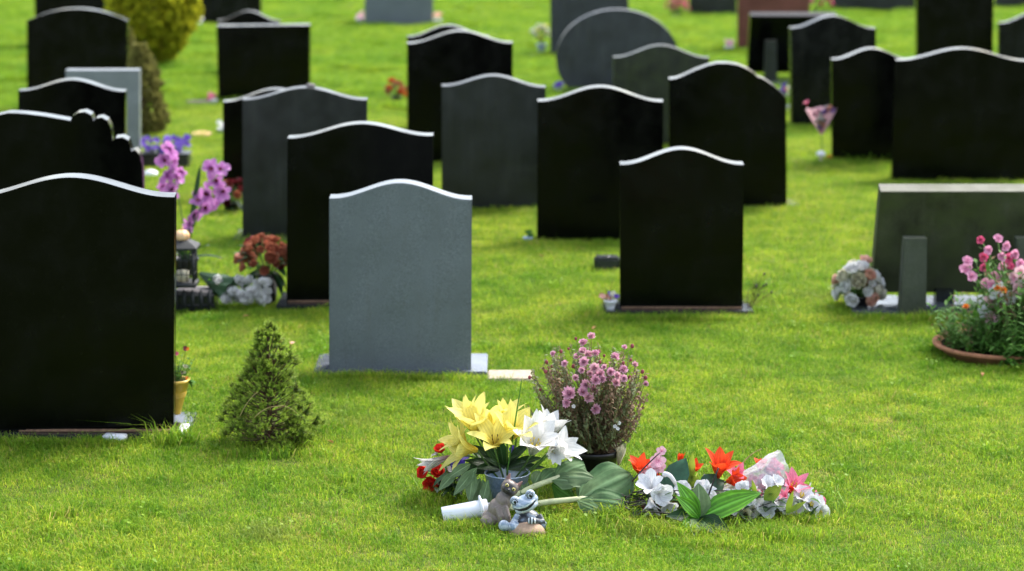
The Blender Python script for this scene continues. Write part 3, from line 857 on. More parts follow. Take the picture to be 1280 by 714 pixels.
def orchids():
    gy = 350
    b = P(232, 350, gy); b.z = height(b.x, b.y)
    t = thing('orchid_plant', b, 'artificial purple orchids with two arching flower stems behind the large left stone', 'orchid')
    m = MB(); pot(m, b, .05, .07, .12); m.build('pot', BPLASTIC, t)
    top = b + Vector((0, 0, .1))
    for pts in ([(232, 300), (226, 262), (216, 215), (212, 180)], [(236, 300), (250, 262), (262, 230), (280, 212)]):
        m = MB(); tube(m, [top] + [P(x, y, gy) for x, y in pts], .005, .003, 6); m.build('stem', STEMG, t)
    for (px, py, r) in [(213, 186, .055), (205, 200, .05), (219, 201, .05), (208, 218, .05), (221, 222, .05), (203, 232, .045), (214, 238, .045), (228, 214, .04),
                        (262, 210, .05), (277, 212, .05), (270, 228, .05), (262, 243, .055), (250, 250, .05), (276, 240, .05), (243, 268, .05), (258, 262, .05), (238, 280, .045), (268, 255, .045)]:
        c = P(px, py, gy, U(-.03, .03)); ax = tocam(c) + Vector((U(-.9, .9), U(-.3, .3), U(-.7, .6))); r *= U(.9, 1.35)
        m = MB(); M = frame(c, ax, U(0, 6))
        for kk in range(5): petal(m, M, r * U(.85, 1.1), r * (.95 if kk % 2 else .6), U(.8, 1.3), U(.1, .7), 'round', .15, .08, 4, 6, phi=6.283 * kk / 5 + U(-.2, .2))
        petal(m, M, r * .5, r * .4, .3, .8, 'round', .4, .05, 3, 5, phi=.6, mi=1)
        m.build('flower', [ORCHID, MAROON], t)
    m = MB()
    a = P(236, 300, gy); e = P(250, 208, gy); leafp(m, a, (e - a), (e - a).length, .03, .15, 'strap', up=tocam(a), cup=.1)
    for d in ((-.5, 0, .6), (.7, -.2, .45), (.5, -.4, .9), (-.2, -.5, .8)): leafp(m, top, Vector(d), U(.2, .28), .05, .8, 'strap')
    m.build('leaves', LEAFD, t)
orchids()

def ball_bouquet(name, px, py, gy, rpx, label, blooms, size, mats, vase=None, leafm=LEAFM, foot=None, flat=1.0, cat='flowers', nleaf=16, style='rose'):
    """a rounded bunch of blooms standing over lawn row gy; centre at the pixel"""
    c = P(px, py, gy); s = S(gy); r = rpx / s
    b = Vector((c.x, c.y, height(c.x, c.y)))
    t = thing(name, b, label, cat)
    if vase:
        vm, vr, vh = vase; m = MB(); pot(m, b, vr * .75, vr, vh); m.build('vase', vm, t)
    st = MB(); lf = MB()
    foot = b + Vector((0, 0, (vase[2] * .8 if vase else .0)))
    for k in range(blooms):
        g = 2.39996 * k; zz = 1 - (1.7 if name == 'rose_bouquet' else 1.25) * (k + .5) / blooms; rr = math.sqrt(max(0, 1 - zz * zz))
        d = Vector((rr * math.cos(g), rr * math.sin(g), zz * flat))
        p = c + d * r * (U(.55, 1.12) if name in ('rose_bouquet', 'rust_flower_bunch') else U(.8, 1.05)) * (1 + .18 * math.sin(3 * g))
        m = MB(); mt = mats[k % len(mats)]; sz = size * (U(.55, 1.15) if name in ('rose_bouquet', 'rust_flower_bunch') else U(.8, 1.2))
        if style == 'rose': rosebloom(m, p, d + Vector((0, 0, .2)), sz)
        elif style == 'pompon': pompon(m, p, d, sz)
        else: flat5(m, p, d, sz)
        m.build('flower', mt, t)
        tube(st, arc(foot, p, (0, 0, 0), 3), .003, .002, 4)
    for k in range(nleaf):
        d = Vector((U(-1, 1), U(-1, 1), U(-.6, .8))).normalized()
        leafp(lf, c + d * r * .5, d, r * U(.6, 1.0), r * .3, .5)
    st.build('stems', STEMG, t); lf.build('leaves', leafm, t)
    return t
ball_bouquet('rose_bouquet', 1073, 354, 386, 25, 'round bunch of white and pale peach artificial roses left of the green sloping stone', 34, .050,
             [WHITEP, CREAM, WHITEP, PEACH, WHITEP, CREAM, WHITEP], vase=(BPLASTIC, .06, .07), leafm=LEAFM, nleaf=46)
ball_bouquet('rust_flower_bunch', 334, 328, 380, 34, 'rust red artificial flowers in a dark vase at the left foot of a black stone', 40, .044, [RUST, RUST, RUST, RUST, MAROON], vase=(BPLASTIC, .055, .16), leafm=LEAFD, nleaf=30)
ball_bouquet('flower_ball', 847, 8, 24, 13, 'cerise flower ball by the low dark stone at the top edge', 22, .036, [CERISE, PINK, CERISE], vase=(WCERAM, .05, .06), leafm=LEAFD, style='pompon')
ball_bouquet('pink_posy', 1026, 3, 60, 14, 'cerise pink posy beside the red brown granite headstone', 18, .036, [CERISE, PINK], vase=(BPLASTIC, .05, .08), leafm=LEAFD)
ball_bouquet('white_posy', 677, 43, 70, 11, 'white and yellow posy in a pale blue vase left of the slate oval', 16, .030, [WHITEP, WHITEP, CREAM, YELLOW], vase=(LBLUE, .05, .13), leafm=LEAFG)
ball_bouquet('red_flower_bunch', 495, 115, 130, 11, 'small bunch of faded red flowers left of the tall black twin stones', 14, .034, [RUST, REDP, RUST], vase=(BPLASTIC, .04, .07), leafm=LEAFM)
ball_bouquet('maroon_flower_bunch', 289, 248, 268, 19, 'dark maroon flower bunch by the foot of the black stone hidden behind the pebble stone', 18, .034, [MAROON, RUST, MAROON], vase=(BPLASTIC, .05, .08), leafm=LEAFD)
ball_bouquet('purple_posy', 985, 118, 140, 9, 'magenta and white posy half hidden behind the lopsided black stone', 12, .03, [CERISE, LILAC, WHITEP], vase=(WCERAM, .04, .06), leafm=LEAFM)

def violet_planter():
    gy = 212; b = P(206, gy, gy); b.z = height(b.x, b.y); s = S(gy)
    t = thing('violet_planter', b, 'low dark planter of violet flowers right of the pale grey square stone', 'planter')
    w = 58 / s; m = MB(); box(m, b + Vector((0, .09, .05)), (w, .18, .10), bev=.01)
    box(m, b + Vector((0, .09, .105)), (w + .02, .2, .014), bev=.004, mi=1); m.build('trough', [BPLASTIC, DARK], t, sharp=32)
    lf = MB()
    for cx_, n in ((193, 26), (222, 30)):
        for k in range(n):
            c = P(cx_ + U(-15, 15), 180 + U(-9, 14), gy, .09 + U(-.07, .07))
            m = MB(); flat5(m, c, Vector((U(-.6, .6), -.7, .8)), .024, ruf=.06); m.build('flower', LILAC, t)
        for k in range(40):
            c = P(cx_ + U(-15, 15), 192 + U(-8, 8), gy, .09); leafp(lf, c, Vector((U(-1, 1), U(-1, 1), U(0, .8))), .05, .025, .6)
    lf.build('leaves', LEAFD, t)
    a = P(189, 222, 222); m = MB(); blob(m, a + Vector((0, 0, .02)), (.055, .05, .035), jit=.2); o = m.build('white_stone', WCERAM, loc=a)
    tag(o, 'rounded white stone lying in front of the violet planter', 'stone')
violet_planter()

def wrapped_bouquet():
    gy = 386; b = P(300, 380, gy); b.z = height(b.x, b.y)
    t = thing('wrapped_bouquet', b, 'wrapped bouquet of white flowers lying on the grass between planter box and rust flowers', 'bouquet')
    m = MB(); a = P(250, 342, gy, .05); e = P(288, 364, gy, -.02)
    ax = (e - a); L = ax.length; M = frame(a, ax)
    V = []; F = []; n = 30
    for j in range(9):
        tt = j / 8; r = .012 + .075 * tt
        for i in range(n):
            an = 6.283 * i / n; rr = r * .8 * (1 + .16 * math.sin(an * 7 + j) + .1 * math.sin(an * 3))
            V.append((rr * math.cos(an), rr * math.sin(an), L * tt))
    for j in range(8):
        for i in range(n): F.append((j * n + i, j * n + (i + 1) % n, (j + 1) * n + (i + 1) % n, (j + 1) * n + i))
    m.add(V, F, None, M); m.build('wrapper', LEAFD, t)
    for k in range(38):
        c = P(U(270, 334), U(348, 384), gy, U(-.07, .05)); c.z = max(c.z, .03); m = MB()
        (rosebloom if k % 2 else pompon)(m, c, Vector((U(.0, .8), -.5, U(.2, .9))), .035); m.build('flower', WHITEP, t)
    lf = MB()
    for k in range(18): leafp(lf, P(U(262, 330), U(355, 380), gy, U(-.05, .05)), Vector((U(-.3, 1), U(-.6, .4), U(.1, .8))), .07, .022, .6)
    lf.build('leaves', LEAFM, t)
wrapped_bouquet()

# flag coloured cone bouquet on a stem
def cone_bouquet():
    gy = 205; b = P(1028, 203, gy); b.z = height(b.x, b.y)
    t = thing('cone_bouquet', b, 'pink, white and red cone of flowers on a thin stem beside a black stone', 'bouquet')
    a = P(1027, 168, gy); e = P(1027, 136, gy); r = 19 / S(gy)
    m = MB(); tube(m, [b, a], .006, .004, 6); m.build('stem', STEMG, t)
    m = MB(); V = []; F = []; n = 24
    for j in range(6):
        tt = j / 5
        for i in range(n):
            an = 6.283 * i / n; rr = (.01 + (r - .01) * tt) * (1 + .08 * math.sin(an * 6)); V.append(a.lerp(e, tt) + Vector((rr * math.cos(an), rr * math.sin(an) * .7, .01 * math.sin(an * 5) * tt)))
    for j in range(5):
        for i in range(n): F.append((j * n + i, j * n + (i + 1) % n, (j + 1) * n + (i + 1) % n, (j + 1) * n + i))
    m.add(V, F); m.build('wrapper', PALEPINK, t)
    for k in range(24):
        q = U(0, 1); c = P(1027 + U(-17, 17) * (.3 + .7 * q), 165 - 32 * q, gy, -.02 - .06 * q + U(-.02, .02)); m = MB()
        rosebloom(m, c, Vector((U(-.5, .5), -1, .4)), .026, layers=3); m.build('flower', [WHITEP, PALEPINK, PEACH, LILAC, WHITEP, PALEPINK, WHITEC][k % 7], t)
    c = P(1009, 131, gy); m = MB(); lily(m, c, Vector((-.4, -.3, 1)), .04, .02); m.build('flower', PINK, t)
    b2 = P(1026, 206, 206); b2.z = height(b2.x, b2.y)
    t = thing('mushroom_ornament', b2, 'small white capped mushroom ornament under the cone bouquet', 'ornament')
    m = MB(); lathe(m, [(.018, 0), (.014, .06), (.016, .075)], Matrix.Translation(b2), 14); m.build('stalk', CREAM, t)
    m = MB(); lathe(m, [(.001, .07), (.034, .068), (.036, .076), (.026, .095), (.001, .103)], Matrix.Translation(b2), 18); m.build('cap', WCERAM, t)
    a = P(1037, 203, 203); m = MB(); pompon(m, a + Vector((0, 0, .03)), Vector((0, -.4, 1)), .03); o = m.build('orange_flower', MARIG, loc=a)
    tag(o, 'single orange flower head on the grass by the mushroom ornament', 'flower')
cone_bouquet()

def misc():
    a = P(387, 111, 300); m = MB(); blob(m, a + Vector((0, .065, .006)), (.027, .024, .022), jit=.25); o = m.build('pebble', PEB, loc=a)
    tag(o, 'round grey pebble lying on top of the dull dark grey headstone', 'pebble')
    a = P(759, 341, 341); a.z = height(a.x, a.y); s = S(341); m = MB(); box(m, a + Vector((0, .06, .03)), (32 / s, .12, .10), bev=.012)
    lathe(m, [(.018, .081), (.022, .083), (.018, .085), (.015, .08)], Matrix.Translation(a + Vector((0, .06, 0))), 14)
    o = m.build('flower_block', DBLOCK, loc=a, sharp=32); tag(o, 'low dark granite flower block on the lawn left of the black stone right of centre', 'flower block')
    EXCL.append((a.x - .06, a.x + .06, a.y, a.y + .12))
    # paving slab right of grey stone
    l = P(609, 479, 479); r_ = P(666, 479, 479); a = (l + r_) / 2; a.z = height(a.x, a.y)
    m = MB(); box(m, a + Vector((0, .09, .0)), (r_.x - l.x, .18, .04), bev=.006); o = m.build('paving_slab', CONCRETE, loc=a, sharp=32)
    tag(o, 'pale beige paving slab set in the grass right of the grey headstone plinth', 'paving slab'); EXCL.append((l.x, r_.x, a.y + .015, a.y + .18))
    # wooden stake before the arched stone
    a = P(122, 76, 128); e = P(117, 22, 128); a0 = Vector((a.x + .02, a.y, 0)); m = MB(); tube(m, [a0, a, e], .012, .010, 6)
    blob(m, e.lerp(a, .85), (.028, .02, .04)); o = m.build('wooden_stake', BROWNW, loc=a0); tag(o, 'thin reddish brown wooden stake leaning before the arched black stone', 'stake')
    # little pots
    for (px, py, gy, label, mt, fl) in [
        (450, 29, 31, 'small white pot with pale flower left of the mid grey stone at the top', WCERAM, PALEPINK),
        (547, 30, 32, 'small white pot with peach flower right of the mid grey stone at the top', WCERAM, PEACH),
        (266, 128, 132, 'small white pot with pink flowers left of the flat topped black stone', WCERAM, PINK),
        (277, 163, 168, 'tiny white pot at the left edge of the stone hidden behind the pebble stone', WCERAM, WHITEP),
        (660, 299, 304, 'pale blue pot by the left foot of the glossy black stone in the third row', LBLUE, LEAFM),
        (911, 62, 66, 'small pinkish white pot at the left foot of the red granite stone', WCERAM, PALEPINK),
        (247, 32, 36, 'tiny white flower pot by the dark stone beside the golden bush', WCERAM, WHITEP),
        (698, 112, 118, 'small lilac pot at the left foot of the slate oval', WCERAM, LILAC)]:
        b = P(px, gy, gy); b.z = height(b.x, b.y); k = 1 / S(gy)
        t = thing('small_flower_pot', b, label, 'flower pot', 'little pots set beside the stones')
        m = MB(); pot(m, b, 4 * k, 5.5 * k, 8 * k, rim=.003); m.build('pot', mt, t)
        for q in range(5):
            m = MB(); flat5(m, b + Vector((U(-4, 4) * k, U(-3, 3) * k, (9 + U(0, 6)) * k)), Vector((U(-.6, .6), -.6, .8)), 4 * k); m.build('flower', fl, t)
    # shards of white at plinth feet
    # peach plate in the lawn
    a = P(252, 172, 172); a.z = height(a.x, a.y); m = MB(); lathe(m, [(.001, .02), (.055, .02), (.075, .035), (.078, .034), (.058, .014), (.001, .012)], Matrix.Translation(a) @ Matrix.Rotation(R(6), 4, 'X'), 26)
    o = m.build('plate', PEACHP, loc=a); tag(o, 'round peach coloured dish lying on the grass near the violet planter', 'dish')
    # long narrow markers sunk in lawn
    for (px, py, w, label) in [(247, 132, 30, 'flat greyish grave marker sunk in the grass left of the flat topped black stone'), (662, 73, 36, 'flat pinkish grave marker in the grass left of the thick grey stone')]:
        a = P(px, py, py); a.z = height(a.x, a.y); k = 1 / S(py); m = MB(); box(m, a + Vector((0, .05, .012)), (w * k, .12, .05), bev=.005)
        o = m.build('grave_marker', CONCRETE, loc=a, sharp=32); tag(o, label, 'grave marker'); EXCL.append((a.x - w * k / 2, a.x + w * k / 2, a.y, a.y + .11))
    # posy at left of stone 19 and its twigs
    b = P(763, 391, 391); b.z = height(b.x, b.y) + .02
    t = thing('small_posy', b, 'small faded posy in a pale pot at the left corner of a black stone plinth', 'posy')
    m = MB(); pot(m, b, .02, .03, .045, rim=.003); m.build('pot', WCERAM, t); st = MB()
    for q in range(9):
        c = b + Vector((U(-.045, .04), U(-.03, .03), U(.055, .085))); m = MB(); flat5(m, c, Vector((U(-.5, .5), -.6, .8)), .017); m.build('flower', [PEACH, LILAC, CREAM, RUST][q % 4], t)
        tube(st, [b + Vector((0, 0, .03)), c], .0015, .001, 4)
    for q in range(4): tube(st, arc(b, b + Vector((U(-.08, .03), U(-.03, .03), U(.08, .15))), (U(-.01, .01), 0, 0), 4), .0015, .0008, 4)
    st.build('stems', STEMB, t)
    b = P(936, 388, 388); b.z = height(b.x, b.y)
    t = thing('dried_plant', b, 'dried brown twigs with seed heads at the right foot of a black stone', 'dried plant')
    m = MB(); hd = []
    for q in range(11):
        e = b + Vector((U(-.03, .11), U(-.05, .08), U(.07, .2))); tube(m, arc(b, e, (U(-.02, .02), 0, .01), 6), .0018, .0009, 4); hd.append(e)
        for z in range(2): tube(m, arc(e.lerp(b, .4), e + Vector((U(-.04, .05), 0, U(-.04, .02))), (0, 0, .01), 4), .001, .0006, 4)
    m.build('twigs', STEMB, t)
    for e in hd[:7]: m = MB(); blob(m, e, (.006, .006, .008), nu=8, nv=5); m.build('seed_head', WIRE, t)
    # white corner tiles
misc()
def fallen_leaf(px, py, size, mat, label, gname='fallen leaves and petals on the lawn'):
    p = P(px, py, py); p.z = height(p.x, p.y) + .03; m = MB()
    a = U(0, 6.28); leafp(m, p, Vector((math.cos(a), math.sin(a), U(0, .3))), size, size * .55, U(.3, 1.2), up=UP)
    o = m.build('fallen_leaf', mat, loc=p); tag(o, label, 'leaf', gname)
fallen_leaf(364, 438, .055, PEACH, 'pinkish fallen petal on the grass right of the dwarf conifer top')
for px, py, lb in [(303, 403, 'small dead leaf in the grass below the rust red flowers'), (262, 95, 'small orange dead leaf in the grass right of the golden bush'),
                   (622, 23, 'tiny brown dead leaf on the far lawn between two grey stones'), (675, 326, 'dead leaf in the grass left of the low dark flower block'),
                   (745, 416, 'pinkish brown dead leaf on the lawn above the chrysanthemum'), (1005, 340, 'dead leaf on the lawn left of the white rose bunch'),
                   (410, 560, 'brown dead leaf on the near lawn right of the dwarf conifer'), (1228, 474, 'dead leaf on the grass in front of the terracotta bowl')]:
    fallen_leaf(px, py, U(.028, .045), LEAFDEAD, lb)

# terracotta bowl with flowers, right edge
PINK2 = plantmat('soft_pink_petal', (0.82, 0.36, 0.54), (0.74, 0.14, 0.34), vein=.1, transl=.35)
def bowl():
    gy = 452; b = P(1262, 460, gy); b.z = height(b.x, b.y); s = S(gy); r = 90 / s
    t = thing('flower_bowl', b, 'shallow terracotta bowl full of pink and white flowers, cut off by the right edge', 'flower bowl')
    m = MB(); M = Matrix.Translation(b + Vector((0, .12, 0)))
    lathe(m, [(.001, -.02), (r * .72, -.02), (r * .95, .045), (r, .05), (r * 1.01, .062), (r * .98, .068), (r * .93, .064), (r * .86, .045), (.001, .04)], M, 48); m.build('bowl', TERRA, t)
    m = MB(); lathe(m, [(r * .90, .052), (r * .5, .062), (.001, .066)], M, 30); m.build('soil', SOIL, t)
    EXCL.append((b.x - r * .7, b.x + r * .7, b.y + .12 - r * .7, b.y + .12 + r * .7))
    c0 = b + Vector((0, .12, .06)); lf = MB(); st = MB(); br = MB()
    for k in range(420):
        a = U(0, 6.283); rr = r * .9 * math.sqrt(U(0, 1)); p = c0 + Vector((rr * math.cos(a), rr * math.sin(a), 0))
        hgt = (U(.05, .13) if k % 2 else U(.12, .34)) * (1 - .35 * rr / r) * (1.45 if math.cos(a) * rr > -.04 else .85)
        d = Vector((math.cos(a) * .5 * rr / r + U(-.2, .2), math.sin(a) * .5 * rr / r + U(-.2, .2), 1)).normalized()
        tube(st, [p, p + d * hgt], .0016, .001, 4)
        if k % 6 == 0: sprig(br, p, d, hgt, 8, .010, .03)
        else: sprig(lf, p, d, hgt, 8, .017, .05)
    for k in range(130):                                      # tall growth in the middle and right of the bowl
        a = U(0, 6.283); rr = r * .62 * math.sqrt(U(0, 1)); p = c0 + Vector((rr * math.cos(a) + r * .22, rr * math.sin(a), 0))
        d = Vector((U(-.35, .35), U(-.3, .3), 1)).normalized(); hg = U(.20, .40); tube(st, [p, p + d * hg], .002, .0012, 4)
        sprig(br if k % 4 == 0 else lf, p + d * hg * .35, d, hg * .65, 9, .018, .05)
    st.build('stems', STEMG, t); lf.build('leaves', LEAFM, t); br.build('dry_leaves', simple('withered_leaf', (.16, .10, .05), .8, .2, .3, 40, transl=.2), t)
    pinks = [(1247, 299), (1256, 308), (1236, 313), (1228, 322), (1209, 327), (1207, 337), (1214, 346), (1230, 335), (1252, 321), (1262, 324), (1264, 334), (1254, 333), (1242, 345), (1232, 354), (1240, 357), (1270, 318), (1275, 330), (1226, 300), (1249, 350)]
    for (px, py) in pinks:
        c = P(px, py, gy, .10 + U(-.05, .05)); m = MB(); axf = tocam(c) + Vector((U(-.7, .7), 0, U(-.1, .8))); flat5(m, c, axf, .028 * U(.8, 1.15), a0=1.0, ruf=.1); flat5(m, c, axf, .018, a0=.55, ruf=.1); m.build('flower', PINK2 if U(0, 1) < .8 else CERISE, t)
        q = c0 + Vector((U(-.04, .1), U(-.08, .08), .05)); e = MB(); tube(e, arc(q, c, (0, 0, .02), 6), .0042, .003, 5); sprig(e, q.lerp(c, .35), c - q, (c - q).length * .6, 5, .012, .035); e.build('flower_stem', STEMG, t)
    for (px, py) in [(1276, 340), (1268, 348), (1238, 376), (1230, 390), (1244, 366), (1252, 380), (1240, 398), (1250, 362), (1272, 360), (1262, 374), (1279, 352)]:
        c = P(px, py, gy, .05 + U(-.05, .05)); m = MB(); flat5(m, c, tocam(c) + Vector((U(-.5, .5), 0, U(-.2, .5))), .036, w=.8, ruf=.05); m.build('flower', WHITEC if U(0, 1) < .6 else PALEPINK, t)
    for (px, py, ax) in [(1207, 384, (0, -.3, 1)), (1254, 363, (.2, -.8, .5)), (1247, 361, (-.2, -.8, .6))]:
        c = P(px, py, gy, -.02); m = MB(); pompon(m, c, Vector(ax), .02, 3, 10); m.build('flower', MARIG, t)
    e = MB(); c = P(1207, 386, gy, -.02); tube(e, arc(c0 + Vector((-.12, -.1, 0)), c, (0, 0, 0), 5), .002, .0016, 5); e.build('flower_stem', STEMG, t)
    sprg = MB()
    for k in range(80):                                       # growth spilling over the rim toward the right front
        a = R(U(255, 355)); p = c0 + Vector((r * .94 * math.cos(a), r * .9 * math.sin(a), 0)); sprig(sprg, p, Vector((math.cos(a) * .6, math.sin(a) * .6, U(-.35, .6))), U(.07, .15), 9, .017, .048)
    for k in range(5):
        p = c0 + Vector((-.14 + U(-.05, .04), -.12 + U(-.05, .05), -.01)); sprig(sprg, p, Vector((U(-.3, .1), -.1, 1)), .17, 11, .016, .05)
    sprg.build('leaves', LEAFM, t)
bowl()
# ------------------------------------------------------------------ the flower heap in front
OLIVEL = plantmat('olive_mum_leaf', (0.185, 0.215, 0.085), (0.12, 0.15, 0.055), vein=0.2, transl=0.25, rough=0.6)
MUMDRY = plantmat('dry_mum_leaf', (0.27, 0.175, 0.10), (0.17, 0.10, 0.06), vein=0.2, transl=0.2, rough=0.7)
BUD = simple('mum_bud', (0.22, 0.055, 0.06), 0.8, 0.2, 0.4, 90)
MUMSTEM = simple('mum_stem', (0.19, 0.135, 0.075), 0.8, 0.2, 0.35, 50)

def chrysanthemum():
    gy = 600; b = P(744, 600, gy); b.z = height(b.x, b.y); s = S(gy)
    t = thing('potted_chrysanthemum', b, 'bushy chrysanthemum with small mauve pink flowers in a black plastic pot', 'potted plant', None)
    h = 40 / s; r = 29 / s
    m = MB(); pot(m, b, r * .76, r, h, rim=.004, lip=.022); m.build('pot', BPLASTIC, t)
    m = MB(); lathe(m, [(r * .95, h - .014), (r * .4, h - .006), (.001, h - .005)], Matrix.Translation(b), 24); m.build('soil', SOIL, t)
    EXCL.append((b.x - r * .7, b.x + r * .7, b.y - r * .7, b.y + r * .7))
    c0 = b + Vector((0, 0, h - .01))
    st = MB(); lf = MB(); dr = MB()
    cen = P(735, 492, gy)
    rx, rz = 77 / s, 68 / s
    for k in range(230):
        d = Vector((U(-1, 1), U(-1, 1), U(-.5, 1)))
        if d.length > 1: d.normalize()
        d *= (.55 + .45 * U(0, 1)) / max(.55, d.length) if d.length < .55 else 1
        e = cen + Vector((d.x * rx, d.y * rx * .9, d.z * rz))
        p = c0 + Vector((U(-.05, .05), U(-.05, .05), 0))
        path = arc(p, e, (d.x * .03, d.y * .03, -.01), 6)
        tube(st, path, .0024, .0011, 5)
        dry = (d.z > .3 and U(0, 1) < .2) or U(0, 1) < .1 or (d.x > .45 and U(0, 1) < .35)
        L = (e - p).length
        n = int(L / .0125)
        for q in range(n):
            tt = .25 + .75 * (q + U(0, 1)) / n
            i = min(5, int(tt * 6)); pt = path[i].lerp(path[i + 1], min(1, tt * 6 - i))
            dd = Vector((U(-1, 1), U(-1, 1), U(-.6, .6))).normalized()
            leafp(dr if dry else lf, pt, dd, U(.014, .028) * (1.3 - .5 * tt), U(.009, .015), U(.2, 1.6), nu=2, nv=3, cup=.3)
    st.build('stems', MUMSTEM, t); lf.build('foliage', OLIVEL, t); dr.build('dry_foliage', MUMDRY, t)
    z5 = lambda q: (650 + q[0] / 3.756, 410 + q[1] / 3.756)
    fl = [(335, 40, 18), (297, 70, 20), (490, 92, 13), (445, 138, 22), (540, 172, 14), (155, 122, 13), (210, 168, 15), (295, 112, 21), (320, 125, 20), (355, 120, 18), (300, 160, 22), (268, 135, 17),
          (350, 190, 22), (375, 215, 22), (425, 207, 19), (485, 195, 20), (455, 225, 18), (355, 245, 23), (385, 240, 19), (415, 238, 15), (260, 235, 15), (310, 270, 23), (295, 300, 24), (350, 292, 20),
          (322, 328, 23), (232, 310, 29), (220, 352, 20), (355, 382, 22), (450, 258, 20), (488, 238, 16), (590, 262, 13), (290, 200, 15), (330, 215, 15), (395, 185, 12)]
    stm = MB()
    proto = []
    for v in range(4):
        f = MB(); pompon(f, (0, 0, 0), (0, 0, 1), .02); proto.append(f.mesh('mum_flower', MUMP if v else PALEPINK))
    protob = MB(); blob(protob, (0, 0, 0), (.006, .006, .0065), nu=9, nv=6, jit=.2); bmsh = protob.mesh('mum_bud', BUD)
    for k, (x, y, rr) in enumerate(fl):
        px, py = z5((x, y)); dyv = -.16 + .05 * U(-1, 1) if (90 < y < 400 and 180 < x < 520) else U(-.08, .05)
        if y < 150: dyv = U(-.10, .06)
        c = P(px, py, gy, dyv); ax = (c - cen).normalized() * .7 + Vector((U(-.4, .4), -.7, .5 + U(-.2, .4)))
        o = bpy.data.objects.new('flower', proto[k % 4]); col.objects.link(o); o.parent = t
        o.matrix_local = Matrix.Translation(c - b) @ frame((0, 0, 0), ax).to_3x3().to_4x4() @ Matrix.Scale(rr / 3.756 / s / .02 * 1.25, 4)
        i = cen + (c - cen) * .35; tube(stm, arc(c0.lerp(i, .8), c - ax.normalized() * .004, (0, 0, .01), 5), .0017, .0012, 4)
    bd = [(262, 50), (193, 110), (228, 98), (527, 85), (485, 165), (395, 130), (575, 205), (590, 233), (557, 325), (45, 232), (125, 160), (375, 160), (120, 205), (95, 290), (148, 180), (520, 150), (180, 215), (515, 232), (130, 235), (370, 110), (250, 180)]
    for (x, y) in bd:
        px, py = z5((x, y)); c = P(px, py, gy, U(-.12, .05))
        o = bpy.data.objects.new('bud', bmsh); col.objects.link(o); o.parent = t; o.matrix_local = Matrix.Translation(c - b) @ Matrix.Scale(U(.8, 1.3), 4)
        i = cen + (c - cen) * .35; tube(stm, arc(c0.lerp(i, .8), c, (0, 0, .01), 5), .0015, .0011, 4)
    stm.build('flower_stems', MUMSTEM, t)
    for (px, py) in [(769, 533), (772, 536), (717, 508), (774, 529)]:
        m = MB(); flat5(m, P(px, py, gy, -.17), Vector((U(-.4, .4), -1, .4)), .008); m.build('floret', WHITEP, t)
    # white cloth flower leaning on the pot
    a = P(775, 588, 604, -.02); t2 = thing('white_bud', Vector((a.x, a.y, height(a.x, a.y))), 'white half closed artificial flower standing upright against the right side of the black pot', 'flower')
    m = MB(); lily(m, P(773, 582, 604), Vector((.15, 0, 1)), .095, .035, .12, .35, 'lily', 3, .35); m.build('petals', CREAM, t2)
    m = MB(); tube(m, [Vector((a.x, a.y, -.02)), P(773, 582, 604)], .004, .003, 6); m.build('stem', STEMG, t2)
chrysanthemum()

